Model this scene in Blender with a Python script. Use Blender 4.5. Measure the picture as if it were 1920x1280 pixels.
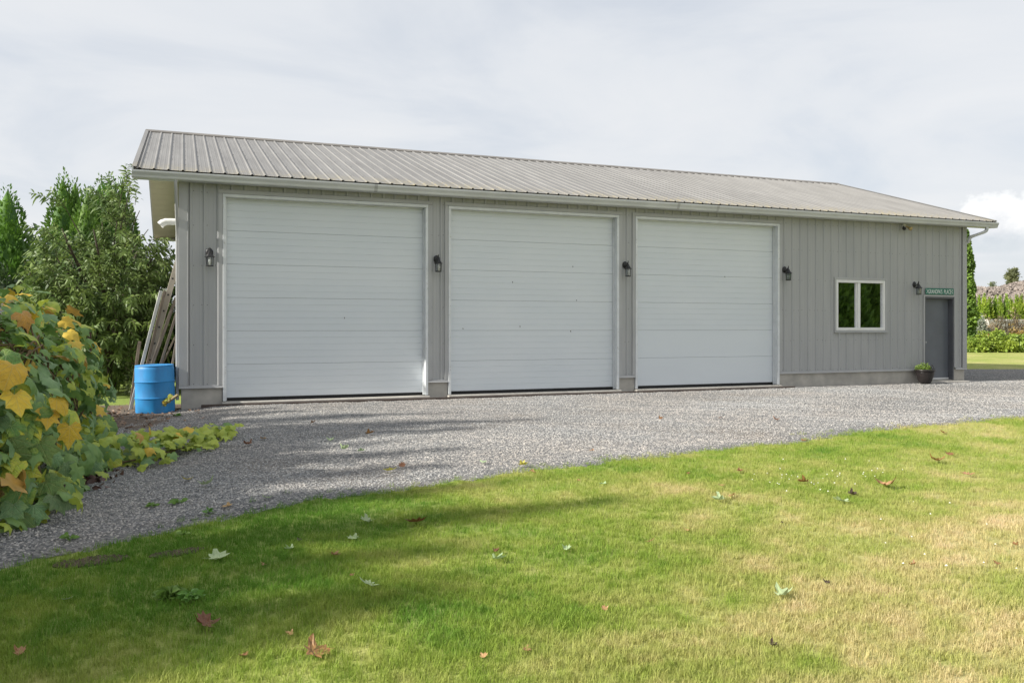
import bpy, math, random
import numpy as np
from mathutils import Vector, Matrix, Euler, noise as mnoise
R = math.radians
random.seed(7)
rng = np.random.default_rng(11)
for o in list(bpy.data.objects): bpy.data.objects.remove(o)
scene = bpy.context.scene
COL = scene.collection

# ------------------------------------------------------------------ camera
F_PX, YAW = 1585.57, R(21.2763)
CAM = Vector((.038, -15.901, 1.331)); HORIZON = 612.97
cd = bpy.data.cameras.new('camera'); cam = bpy.data.objects.new('camera', cd); COL.objects.link(cam)
cam.location = CAM; cam.rotation_euler = (R(90), 0, -YAW)
cd.sensor_width = 36; cd.lens = 36*F_PX/1920; cd.shift_y = -(640-HORIZON)/1920
cd.clip_start = .1; cd.clip_end = 6000
scene.camera = cam
FW = Vector((math.sin(YAW), math.cos(YAW), 0)); RT = Vector((math.cos(YAW), -math.sin(YAW), 0))
def ray(u, v): return FW+RT*((u-960)/F_PX)+Vector((0, 0, (HORIZON-v)/F_PX))
def atd(u, v, d): return CAM+ray(u, v)*d

# ------------------------------------------------------------------ light
SUN_TO = Vector((-1.62, -.075, 1)).normalized()
EL = math.asin(SUN_TO.z); AZ = math.atan2(SUN_TO.x, SUN_TO.y)
w = bpy.data.worlds.new('World'); scene.world = w; w.use_nodes = True
nt = w.node_tree; nt.nodes.clear()
def N(t, kind, **kw):
    n = t.nodes.new(kind)
    for k, v in kw.items():
        if k.startswith('i_'): n.inputs[k[2:]].default_value = v
        else: setattr(n, k, v)
    return n
def L(t, a, b): t.links.new(a, b)
def math_node(t, op, a, b=None, clamp=False):
    n = t.nodes.new('ShaderNodeMath'); n.operation = op; n.use_clamp = clamp
    for i, x in enumerate((a, b)):
        if x is None: continue
        if isinstance(x, (int, float)): n.inputs[i].default_value = x
        else: t.links.new(x, n.inputs[i])
    return n.outputs[0]
def ramp(t, fac, stops, interp='LINEAR'):
    n = t.nodes.new('ShaderNodeValToRGB'); n.color_ramp.interpolation = interp
    el = n.color_ramp.elements
    while len(el) < len(stops): el.new(.5)
    for e, (p, c) in zip(el, stops):
        e.position = p; e.color = (*c, 1) if len(c) == 3 else c
    t.links.new(fac, n.inputs[0]); return n.outputs[0]
def mixc(t, fac, a, b, mode='MIX'):
    n = t.nodes.new('ShaderNodeMix'); n.data_type = 'RGBA'; n.blend_type = mode
    for s, x in ((n.inputs[0], fac), (n.inputs[6], a), (n.inputs[7], b)):
        if isinstance(x, (int, float)): s.default_value = x
        elif isinstance(x, tuple): s.default_value = (*x, 1)
        else: t.links.new(x, s)
    return n.outputs[2]
sky = N(nt, 'ShaderNodeTexSky', sky_type='NISHITA', sun_disc=False, sun_elevation=EL, sun_rotation=AZ, altitude=50, air_density=1.0, dust_density=1.5)
bg1 = N(nt, 'ShaderNodeBackground', i_Strength=.085); L(nt, sky.outputs[0], bg1.inputs[0])
tc = N(nt, 'ShaderNodeTexCoord'); sep = N(nt, 'ShaderNodeSeparateXYZ'); L(nt, tc.outputs['Generated'], sep.inputs[0])
# high thin cloud sheet: direction projected on a flat layer, so it streaks towards the horizon
zc = math_node(nt, 'ADD', math_node(nt, 'MAXIMUM', sep.outputs[2], 0.0), .16)
comb = N(nt, 'ShaderNodeCombineXYZ')
L(nt, math_node(nt, 'DIVIDE', sep.outputs[0], zc), comb.inputs[0]); L(nt, math_node(nt, 'DIVIDE', sep.outputs[1], zc), comb.inputs[1])
n1 = N(nt, 'ShaderNodeTexNoise', i_Scale=1.1, i_Detail=7.0, i_Roughness=.55, i_Distortion=.6); L(nt, comb.outputs[0], n1.inputs['Vector'])
sheet = ramp(nt, n1.outputs[0], [(.28, (.69, .73, .79)), (.5, (.775, .80, .835)), (.72, (.86, .865, .875))])
thin = ramp(nt, n1.outputs[0], [(.2, (.72,)*3), (.5, (.93,)*3)])
# cumulus heaps low over the horizon, all the way round
mp = N(nt, 'ShaderNodeMapping'); mp.inputs['Scale'].default_value = (1, 1, 1.5); L(nt, tc.outputs['Generated'], mp.inputs[0])
n2 = N(nt, 'ShaderNodeTexNoise', i_Scale=26.0, i_Detail=6.0, i_Roughness=.6); L(nt, mp.outputs[0], n2.inputs['Vector'])
rl = random.Random(5)
heaps = []
d0 = ray(1870, 405).normalized()
base_az = math.atan2(d0.x, d0.y)
for k in range(6):
    az = base_az+k*2*math.pi/7+(rl.uniform(-.12, .12) if k else 0)
    for dx, dz, r in ((0, 0, .055), (.055, .01, .062), (-.045, -.012, .04), (.12, -.008, .05), (.085, .03, .04)):
        e = .102+dz*.8+(rl.uniform(-.02, .02) if k else 0); heaps.append((Vector((math.sin(az+dx)*math.cos(e), math.cos(az+dx)*math.cos(e), math.sin(e))), r*.68*(1 if not k else rl.uniform(.8, 1.4))))
heap = None
for p, r in heaps:
    vd = N(nt, 'ShaderNodeVectorMath', operation='DISTANCE'); vd.inputs[1].default_value = p; L(nt, tc.outputs['Generated'], vd.inputs[0])
    m = math_node(nt, 'SUBTRACT', 1.0, math_node(nt, 'DIVIDE', vd.outputs['Value'], r))
    heap = m if heap is None else math_node(nt, 'MAXIMUM', heap, m)
hm = math_node(nt, 'ADD', heap, math_node(nt, 'MULTIPLY', math_node(nt, 'SUBTRACT', n2.outputs[0], .5), 1.5))
hmask = ramp(nt, hm, [(.0, (0,)*3), (.22, (1,)*3)])
flat = ramp(nt, sep.outputs[2], [(.068, (0,)*3), (.095, (1,)*3)])
hmask = math_node(nt, 'MULTIPLY', hmask, flat)
hcol = ramp(nt, math_node(nt, 'ADD', sep.outputs[2], math_node(nt, 'MULTIPLY', math_node(nt, 'SUBTRACT', n2.outputs[0], .5), .09)), [(.075, (.66, .70, .755)), (.10, (.84, .86, .885)), (.125, (1.06, 1.06, 1.05))])
cl = mixc(nt, hmask, sheet, hcol)
bg2 = N(nt, 'ShaderNodeBackground', i_Strength=.665); L(nt, cl, bg2.inputs[0])
mx = N(nt, 'ShaderNodeMixShader'); L(nt, math_node(nt, 'MAXIMUM', thin, hmask), mx.inputs[0]); L(nt, bg1.outputs[0], mx.inputs[1]); L(nt, bg2.outputs[0], mx.inputs[2])
wo = N(nt, 'ShaderNodeOutputWorld'); L(nt, mx.outputs[0], wo.inputs[0])
sd = bpy.data.lights.new('sun', 'SUN'); sd.energy = 5.0; sd.angle = R(1.0); sd.color = (1, .95, .86)
so = bpy.data.objects.new('sun', sd); COL.objects.link(so); so.rotation_euler = SUN_TO.to_track_quat('Z', 'Y').to_euler(); so.location = (-30, -10, 30)
cy_ = scene.cycles; cy_.max_bounces = 6; cy_.diffuse_bounces = 3; cy_.glossy_bounces = 3; cy_.transmission_bounces = 3; cy_.transparent_max_bounces = 8
vs = scene.view_settings; vs.view_transform = 'Standard'; vs.look = 'None'; vs.exposure = .66; vs.gamma = 1; vs.use_curve_mapping = False

# ------------------------------------------------------------------ materials
MATS = {}
def new_mat(name):
    m = bpy.data.materials.new(name); m.use_nodes = True; t = m.node_tree; t.nodes.clear()
    out = N(t, 'ShaderNodeOutputMaterial'); b = N(t, 'ShaderNodeBsdfPrincipled'); L(t, b.outputs[0], out.inputs[0])
    MATS[name] = m
    return m, t, b, out
def pos(t, scale=(1, 1, 1), obj=False):
    if obj: s = N(t, 'ShaderNodeTexCoord').outputs['Object']
    else: s = N(t, 'ShaderNodeNewGeometry').outputs['Position']
    m = N(t, 'ShaderNodeMapping'); m.inputs['Scale'].default_value = scale; L(t, s, m.inputs[0]); return m.outputs[0]
def noise(t, vec, scale, detail=4, rough=.55, dist=0):
    n = N(t, 'ShaderNodeTexNoise', i_Scale=scale, i_Detail=detail, i_Roughness=rough, i_Distortion=dist); L(t, vec, n.inputs['Vector']); return n.outputs[0]
def bump(t, b, h, strength, dist=.01):
    n = N(t, 'ShaderNodeBump', i_Strength=strength, i_Distance=dist); L(t, h, n.inputs['Height']); L(t, n.outputs[0], b.inputs['Normal'])
def pm(name, c1, c2=None, scale=3, rough=.6, metal=0, stretch=(1, 1, 1), bmp=0, bscale=60, bstretch=None, rand=0, obj=False, spec=.5, detail=5):
    m, t, b, out = new_mat(name)
    c2 = c2 or tuple(x*.8 for x in c1)
    p = pos(t, stretch, obj)
    f = noise(t, p, scale, detail)
    col = ramp(t, f, [(.3, c2), (.7, c1)])
    if rand:
        oi = N(t, 'ShaderNodeObjectInfo')
        h = N(t, 'ShaderNodeHueSaturation'); L(t, col, h.inputs['Color'])
        L(t, math_node(t, 'ADD', math_node(t, 'MULTIPLY', oi.outputs['Random'], rand), 1-rand/2), h.inputs['Value']); col = h.outputs[0]
    L(t, col, b.inputs['Base Color']); b.inputs['Roughness'].default_value = rough; b.inputs['Metallic'].default_value = metal
    b.inputs['Specular IOR Level'].default_value = spec
    if bmp: bump(t, b, noise(t, pos(t, bstretch or (1, 1, 1), obj), bscale, 3), bmp, .004)
    return m
pm('siding', (.415, .418, .418), (.35, .358, .365), 2.6, .45, stretch=(1, 1, .16))
pm('trim_grey', (.43, .435, .435), (.37, .375, .38), 1.5, .45)
pm('concrete', (.50, .475, .425), (.34, .325, .295), 3.5, .9, bmp=.5, bscale=40, detail=8)
pm('slab', (.46, .44, .40), (.33, .31, .28), 4, .9, bmp=.4, bscale=50)
pm('dark_board', (.10, .075, .06), (.06, .045, .04), 5, .85)
pm('white_trim', (.72, .745, .76), (.62, .645, .66), 6, .5, bmp=.15, bscale=30)
pm('door_smooth', (.69, .735, .77), (.655, .70, .74), 1.3, .42, stretch=(.3, 1, 1))
pm('gutter', (.61, .625, .63), (.50, .515, .52), 1.2, .35, stretch=(1.5, 1, 4))
pm('rubber', (.015, .015, .016), (.01, .01, .01), 5, .7)
pm('soffit', (.62, .56, .44), (.55, .49, .38), 2, .6)
pm('ridge', (.20, .185, .17), (.14, .13, .12), 3, .6)
pm('iron', (.022, .022, .024), (.012, .012, .013), 20, .45, rand=0)
pm('screw', (.10, .09, .085), (.06, .055, .05), 8, .6)
pm('steel_door', (.15, .165, .19), (.12, .13, .15), 1.6, .4, bmp=.05, bscale=200)
pm('steel_frame', (.12, .125, .14), (.09, .095, .105), 3, .45)
pm('barrel_blue', (.022, .265, .60), (.03, .18, .42), 6, .5, stretch=(1, 1, .45), bmp=.12, bscale=30, detail=9)
pm('pot', (.026, .021, .02), (.014, .012, .012), 14, .35)
pm('wood_grey', (.25, .205, .16), (.10, .08, .062), 5, .85, stretch=(9, 9, .8), bmp=.4, bscale=25, bstretch=(9, 9, .8), rand=.5, obj=True)
pm('alu', (.52, .52, .51), (.38, .375, .36), 6, .45, metal=.35, rand=.2, obj=True)
pm('ladder_tan', (.44, .39, .32), (.32, .28, .23), 4, .6, obj=True)
pm('bark', (.10, .075, .055), (.05, .04, .03), 9, .9, bmp=.6, bscale=30)
pm('stem', (.20, .13, .07), (.12, .085, .045), 9, .8)
pm('stem_pale', (.33, .27, .15), (.2, .17, .09), 9, .8)
pm('soil', (.16, .12, .085), (.07, .052, .038), 22, .95, bmp=1, bscale=60)
pm('pot_plant', (.20, .31, .06), (.09, .17, .04), 18, .5)
pm('white_plastic', (.82, .82, .81), (.74, .74, .73), 5, .4)
pm('sign_green', (.006, .16, .105), (.005, .13, .085), 8, .4)
pm('sign_white', (.80, .82, .80), (.76, .78, .76), 8, .4)
pm('post_rust', (.10, .05, .035), (.06, .03, .025), 14, .8)
pm('tarp', (.46, .46, .47), (.12, .12, .13), 7, .6, stretch=(1, 1, 3))
pm('rubble', (.31, .265, .235), (.14, .12, .105), 1.6, .95, rand=.0)
pm('block', (.48, .46, .44), (.34, .33, .31), 2, .9)
pm('orange', (.65, .16, .05), (.5, .12, .04), 6, .7)
pm('flower_white', (.78, .78, .72), (.7, .7, .62), 20, .7)
pm('amber', (.5, .38, .16), (.4, .3, .12), 20, .3)
def door_mat():
    m, t, b, out = new_mat('door_white')
    p = pos(t, (.5, 1, 1)); f = noise(t, p, 1.1, 5)
    col = ramp(t, f, [(.3, (.645, .695, .735)), (.7, (.70, .74, .77))])
    g = noise(t, pos(t, (.25, 1, 9)), 30, 4)
    col = mixc(t, .06, col, ramp(t, g, [(.3, (.45, .47, .5)), (.7, (.8, .8, .8))]))
    L(t, col, b.inputs['Base Color']); b.inputs['Roughness'].default_value = .45
    bump(t, b, g, .18, .003)
door_mat()
def roof_mat():
    m, t, b, out = new_mat('roof_metal')
    oi = N(t, 'ShaderNodeObjectInfo')
    geo = N(t, 'ShaderNodeNewGeometry'); sp = N(t, 'ShaderNodeSeparateXYZ'); L(t, geo.outputs['Position'], sp.inputs[0])
    f = noise(t, pos(t, (3, .35, .35)), 2.2, 6)
    col = ramp(t, f, [(.25, (.155, .15, .145)), (.75, (.225, .22, .212))])
    # lichen bloom that settled above the gutter and dirt runs down the pans
    li = math_node(t, 'SUBTRACT', 1.0, math_node(t, 'DIVIDE', math_node(t, 'ADD', sp.outputs[1], .3), .85), True)
    ln = ramp(t, noise(t, pos(t, (1, 1, 1)), 9, 6, .7), [(.42, (0,)*3), (.62, (1,)*3)])
    lx = ramp(t, noise(t, pos(t, (.35, 0, 0)), 1, 2), [(.35, (.25,)*3), (.6, (1,)*3)])
    fac = math_node(t, 'MULTIPLY', math_node(t, 'MULTIPLY', math_node(t, 'MULTIPLY', li, ln), lx), .75)
    col = mixc(t, fac, col, (.30, .25, .11))
    sp2 = ramp(t, noise(t, pos(t, (1, 1, 1)), 26, 4, .7), [(.60, (0,)*3), (.70, (1,)*3)])
    col = mixc(t, math_node(t, 'MULTIPLY', sp2, .5), col, (.16, .14, .11))
    h = N(t, 'ShaderNodeHueSaturation'); L(t, col, h.inputs['Color']); L(t, math_node(t, 'ADD', math_node(t, 'MULTIPLY', oi.outputs['Random'], .1), .95), h.inputs['Value'])
    L(t, h.outputs[0], b.inputs['Base Color']); b.inputs['Roughness'].default_value = .5
roof_mat()
def lawn_color(t):
    """grass colour by place on the ground: lush, yellow-green and straw patches"""
    P = N(t, 'ShaderNodeNewGeometry').outputs['Position']
    fl = N(t, 'ShaderNodeVectorMath', operation='MULTIPLY'); fl.inputs[1].default_value = (1, 1, 0); L(t, P, fl.inputs[0]); p = fl.outputs[0]
    a = noise(t, p, .55, 3); b_ = noise(t, p, 2.1, 4, .6); c = noise(t, p, 11, 3, .6)
    s = N(t, 'ShaderNodeSeparateXYZ'); L(t, P, s.inputs[0])
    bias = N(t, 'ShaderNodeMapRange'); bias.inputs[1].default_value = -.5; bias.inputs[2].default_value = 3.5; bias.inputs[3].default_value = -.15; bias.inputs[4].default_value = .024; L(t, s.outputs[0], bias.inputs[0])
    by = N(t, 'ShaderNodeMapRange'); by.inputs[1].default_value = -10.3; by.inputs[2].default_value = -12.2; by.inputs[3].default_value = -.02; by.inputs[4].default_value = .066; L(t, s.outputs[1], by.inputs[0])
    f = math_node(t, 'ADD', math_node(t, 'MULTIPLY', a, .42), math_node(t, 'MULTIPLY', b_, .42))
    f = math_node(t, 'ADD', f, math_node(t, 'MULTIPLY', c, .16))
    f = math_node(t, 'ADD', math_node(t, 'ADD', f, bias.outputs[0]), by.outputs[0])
    return f
GRASS_STOPS = [(.36, (.12, .25, .026)), (.455, (.265, .355, .056)), (.54, (.415, .43, .13)), (.61, (.56, .49, .23)), (.69, (.68, .55, .34))]
def lawn_mats():
    m, t, b, out = new_mat('lawn_ground')
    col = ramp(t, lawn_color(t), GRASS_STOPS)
    fine = noise(t, pos(t), 70, 4, .7)
    col = mixc(t, .55, col, ramp(t, fine, [(.3, (.12, .13, .04)), (.7, (.42, .42, .16))]))
    L(t, col, b.inputs['Base Color']); b.inputs['Roughness'].default_value = .9; b.inputs['Specular IOR Level'].default_value = .1
    bump(t, b, fine, .6, .02)
    m, t, b, out = new_mat('grass_blade')
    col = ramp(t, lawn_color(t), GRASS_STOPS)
    P2 = noise(t, pos(t, (1, 1, .1)), 95, 2, .6)
    h = N(t, 'ShaderNodeHueSaturation'); L(t, col, h.inputs['Color'])
    L(t, math_node(t, 'ADD', math_node(t, 'MULTIPLY', P2, 1.0), .5), h.inputs['Value'])
    L(t, h.outputs[0], b.inputs['Base Color']); b.inputs['Roughness'].default_value = .6; b.inputs['Specular IOR Level'].default_value = .25
    tr = N(t, 'ShaderNodeBsdfTranslucent'); L(t, h.outputs[0], tr.inputs[0])
    mx = N(t, 'ShaderNodeMixShader', ); mx.inputs[0].default_value = .35
    L(t, b.outputs[0], mx.inputs[1]); L(t, tr.outputs[0], mx.inputs[2]); L(t, mx.outputs[0], out.inputs[0])
lawn_mats()
def gravel_mats():
    def hue(t, v):
        return ramp(t, v, [(0, (.085, .09, .095)), (.25, (.20, .205, .215)), (.5, (.315, .318, .313)), (.78, (.415, .40, .38)), (1, (.60, .58, .545))])
    m, t, b, out = new_mat('gravel_ground')
    vo = N(t, 'ShaderNodeTexVoronoi', i_Scale=55.0); L(t, pos(t), vo.inputs['Vector'])
    sx = N(t, 'ShaderNodeSeparateColor'); L(t, vo.outputs['Color'], sx.inputs[0])
    col = hue(t, sx.outputs[0])
    col = mixc(t, .7, col, ramp(t, vo.outputs['Distance'], [(0, (.9,)*3), (.012, (.22,)*3)]), 'MULTIPLY')
    dirt = ramp(t, noise(t, pos(t), .55, 6, .65), [(.5, (0,)*3), (.72, (1,)*3)])
    col = mixc(t, math_node(t, 'MULTIPLY', dirt, .45), col, (.19, .15, .11))
    L(t, col, b.inputs['Base Color']); b.inputs['Roughness'].default_value = .95
    bump(t, b, vo.outputs['Distance'], -1.0, .012)
    m, t, b, out = new_mat('gravel_stone')
    oi = N(t, 'ShaderNodeObjectInfo')
    vo = N(t, 'ShaderNodeTexVoronoi', i_Scale=21.0); L(t, pos(t), vo.inputs['Vector'])
    sx = N(t, 'ShaderNodeSeparateColor'); L(t, vo.outputs['Color'], sx.inputs[0])
    v = math_node(t, 'ADD', math_node(t, 'MULTIPLY', oi.outputs['Random'], .55), math_node(t, 'MULTIPLY', sx.outputs[0], .45))
    col = hue(t, v)
    warm = ramp(t, noise(t, pos(t), .35, 4), [(.4, (0,)*3), (.65, (1,)*3)])
    col = mixc(t, math_node(t, 'MULTIPLY', warm, .5), col, mixc(t, 1.0, col, (1.12, 1.0, .9), 'MULTIPLY'))
    L(t, col, b.inputs['Base Color']); b.inputs['Roughness'].default_value = .85
gravel_mats()
def leaf_mat(name, c1, c2, scale=4, trans=.3, rand=.35, rough=.5, obj=True, huer=.03):
    m, t, b, out = new_mat(name)
    col = ramp(t, noise(t, pos(t, (1, 1, 1), obj), scale, 4), [(.3, c2), (.7, c1)])
    oi = N(t, 'ShaderNodeObjectInfo'); h = N(t, 'ShaderNodeHueSaturation'); L(t, col, h.inputs['Color'])
    L(t, math_node(t, 'ADD', math_node(t, 'MULTIPLY', oi.outputs['Random'], rand), 1-rand/2), h.inputs['Value'])
    L(t, math_node(t, 'ADD', math_node(t, 'MULTIPLY', oi.outputs['Random'], huer), .5-huer/2), h.inputs['Hue'])
    L(t, h.outputs[0], b.inputs['Base Color']); b.inputs['Roughness'].default_value = rough
    tr = N(t, 'ShaderNodeBsdfTranslucent'); L(t, h.outputs[0], tr.inputs[0])
    mx = N(t, 'ShaderNodeMixShader'); mx.inputs[0].default_value = trans
    L(t, b.outputs[0], mx.inputs[1]); L(t, tr.outputs[0], mx.inputs[2]); L(t, mx.outputs[0], out.inputs[0])
    return m
def vine_mat(name, c1, c2, edge, vein):
    m, t, b, out = new_mat(name)
    tcn = N(t, 'ShaderNodeTexCoord').outputs['Object']; sx = N(t, 'ShaderNodeSeparateXYZ'); L(t, tcn, sx.inputs[0])
    oi = N(t, 'ShaderNodeObjectInfo')
    off = N(t, 'ShaderNodeVectorMath', operation='ADD'); L(t, tcn, off.inputs[0])
    rnd = N(t, 'ShaderNodeCombineXYZ'); L(t, math_node(t, 'MULTIPLY', oi.outputs['Random'], 37.0), rnd.inputs[0]); L(t, rnd.outputs[0], off.inputs[1])
    nz = noise(t, off.outputs[0], 3.2, 5, .6)
    col = ramp(t, nz, [(.32, c2), (.68, c1)])
    cen = N(t, 'ShaderNodeVectorMath', operation='DISTANCE'); cen.inputs[1].default_value = (0, .32, 0); L(t, tcn, cen.inputs[0])
    ef = ramp(t, math_node(t, 'ADD', cen.outputs['Value'], math_node(t, 'MULTIPLY', math_node(t, 'SUBTRACT', nz, .5), .9)), [(.30, (0,)*3), (.62, (1,)*3)])
    col = mixc(t, math_node(t, 'MULTIPLY', ef, math_node(t, 'MULTIPLY', oi.outputs['Random'], .9)), col, edge)
    ax = math_node(t, 'ABSOLUTE', sx.outputs[0]); vd = ax
    for an in (38, 76, 112):
        a_ = R(90-an); ln2 = math_node(t, 'ABSOLUTE', math_node(t, 'SUBTRACT', math_node(t, 'MULTIPLY', ax, math.sin(a_)), math_node(t, 'MULTIPLY', math_node(t, 'SUBTRACT', sx.outputs[1], .02), math.cos(a_))))
        vd = math_node(t, 'MINIMUM', vd, ln2)
    for y0_ in (.34, .58):
        ln2 = math_node(t, 'ABSOLUTE', math_node(t, 'SUBTRACT', math_node(t, 'SUBTRACT', sx.outputs[1], y0_), math_node(t, 'MULTIPLY', ax, .9))); vd = math_node(t, 'MINIMUM', vd, math_node(t, 'MULTIPLY', ln2, 1.3))
    vf = ramp(t, vd, [(.006, (1,)*3), (.022, (0,)*3)])
    col = mixc(t, math_node(t, 'MULTIPLY', vf, .45), col, vein)
    h = N(t, 'ShaderNodeHueSaturation'); L(t, col, h.inputs['Color'])
    L(t, math_node(t, 'ADD', math_node(t, 'MULTIPLY', oi.outputs['Random'], .5), .75), h.inputs['Value'])
    L(t, math_node(t, 'ADD', math_node(t, 'MULTIPLY', oi.outputs['Random'], .03), .485), h.inputs['Hue'])
    L(t, h.outputs[0], b.inputs['Base Color']); b.inputs['Roughness'].default_value = .55; b.inputs['Specular IOR Level'].default_value = .35
    bump(t, b, math_node(t, 'ADD', math_node(t, 'MULTIPLY', vf, -.6), math_node(t, 'MULTIPLY', noise(t, off.outputs[0], 9, 3), .8)), .55, .03)
    tr = N(t, 'ShaderNodeBsdfTranslucent'); L(t, h.outputs[0], tr.inputs[0])
    mx = N(t, 'ShaderNodeMixShader'); mx.inputs[0].default_value = .28
    L(t, b.outputs[0], mx.inputs[1]); L(t, tr.outputs[0], mx.inputs[2]); L(t, mx.outputs[0], out.inputs[0])
vine_mat('vine_green', (.22, .36, .10), (.125, .24, .07), (.44, .49, .08), (.42, .52, .2))
vine_mat('vine_blue', (.25, .38, .17), (.15, .27, .12), (.30, .42, .12), (.42, .54, .28))
vine_mat('vine_lime', (.55, .60, .08), (.38, .48, .07), (.70, .55, .08), (.65, .68, .25))
vine_mat('vine_yellow', (.88, .62, .07), (.78, .52, .06), (.70, .60, .09), (.9, .75, .25))
vine_mat('vine_orange', (.74, .40, .08), (.50, .30, .09), (.45, .22, .08), (.8, .55, .25))
leaf_mat('leafy_green', (.25, .38, .10), (.14, .26, .075), 9, rand=0)
leaf_mat('leafy_blue', (.26, .39, .17), (.17, .29, .12), 9, rand=0)
leaf_mat('leafy_lime', (.52, .57, .08), (.35, .45, .07), 9, rand=0)
leaf_mat('leafy_yellow', (.78, .50, .06), (.6, .42, .06), 9, rand=0)
leaf_mat('leafy_orange', (.66, .36, .08), (.42, .27, .09), 9, rand=0)
leaf_mat('vine_mixed', (.14, .22, .06), (.06, .13, .05), 3, obj=False)
leaf_mat('peach_leaf', (.20, .295, .075), (.06, .125, .035), 2.2, rand=0, obj=False, rough=.55)
leaf_mat('cedar_leaf', (.15, .27, .03), (.06, .13, .025), 2.0, rand=.15, obj=False, rough=.7)
leaf_mat('cedar_lime', (.32, .42, .04), (.13, .24, .025), 1.2, rand=.2, obj=False, rough=.7)
leaf_mat('ivy_leaf', (.26, .40, .06), (.06, .12, .03), 1.6, rand=.15, obj=False)
leaf_mat('pine_leaf', (.26, .29, .14), (.11, .14, .08), .5, rand=.2, obj=False, rough=.7)
leaf_mat('sage_leaf', (.34, .37, .28), (.19, .22, .16), 2, rand=.1, obj=False)
leaf_mat('lime_leaf', (.36, .42, .06), (.14, .24, .04), 1.3, rand=.1, obj=False)
leaf_mat('dry_weed', (.40, .30, .20), (.22, .17, .11), 1.3, rand=.1, obj=False)
leaf_mat('variegated', (.42, .44, .25), (.16, .22, .08), 9, rand=.1, obj=False)
leaf_mat('rusty_leaf', (.40, .26, .08), (.20, .17, .05), 2, rand=.1, obj=False)
leaf_mat('weed_leaf', (.19, .34, .06), (.11, .22, .04), 20, rand=.1, obj=False)
leaf_mat('dark_leaf', (.06, .11, .03), (.03, .06, .02), 1.5, rand=.2, obj=False)
leaf_mat('fallen_brown', (.27, .125, .045), (.15, .07, .03), 20, .1, rand=.4)
leaf_mat('fallen_tan', (.50, .31, .14), (.34, .19, .085), 20, .15, rand=.3)
leaf_mat('fallen_pale', (.42, .52, .30), (.34, .45, .24), 20, .2, rand=.2)
leaf_mat('fallen_yellow', (.55, .47, .08), (.45, .40, .08), 20, .2, rand=.2)
leaf_mat('fallen_dark', (.06, .035, .025), (.04, .025, .02), 20, .05, rand=.3)
leaf_mat('litter_tan', (.34, .24, .15), (.13, .09, .06), 9, .05, rand=.0, obj=False)
leaf_mat('litter', (.14, .07, .05), (.06, .035, .03), 20, .05, rand=.3, obj=False)
def glass_mats():
    m, t, b, out = new_mat('window_glass')
    g = N(t, 'ShaderNodeBsdfGlossy'); g.inputs['Roughness'].default_value = .01; g.inputs['Color'].default_value = (.95, .97, 1, 1)
    tr = N(t, 'ShaderNodeBsdfTransparent'); tr.inputs[0].default_value = (.80, .84, .82, 1)
    fr = N(t, 'ShaderNodeFresnel'); fr.inputs[0].default_value = 1.9
    bump_n = N(t, 'ShaderNodeBump', i_Strength=.05, i_Distance=.02); L(t, noise(t, pos(t), 1.2, 1), bump_n.inputs['Height']); L(t, bump_n.outputs[0], g.inputs['Normal'])
    mx = N(t, 'ShaderNodeMixShader'); L(t, math_node(t, 'MULTIPLY', fr.outputs[0], 6.0, True), mx.inputs[0]); L(t, tr.outputs[0], mx.inputs[1]); L(t, g.outputs[0], mx.inputs[2]); L(t, mx.outputs[0], out.inputs[0])
    m, t, b, out = new_mat('lantern_glass')
    g = N(t, 'ShaderNodeBsdfGlossy'); g.inputs['Roughness'].default_value = .08
    tr = N(t, 'ShaderNodeBsdfTransparent'); tr.inputs[0].default_value = (.72, .75, .75, 1)
    mx = N(t, 'ShaderNodeMixShader'); mx.inputs[0].default_value = .18; L(t, tr.outputs[0], mx.inputs[1]); L(t, g.outputs[0], mx.inputs[2]); L(t, mx.outputs[0], out.inputs[0])
glass_mats()

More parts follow.
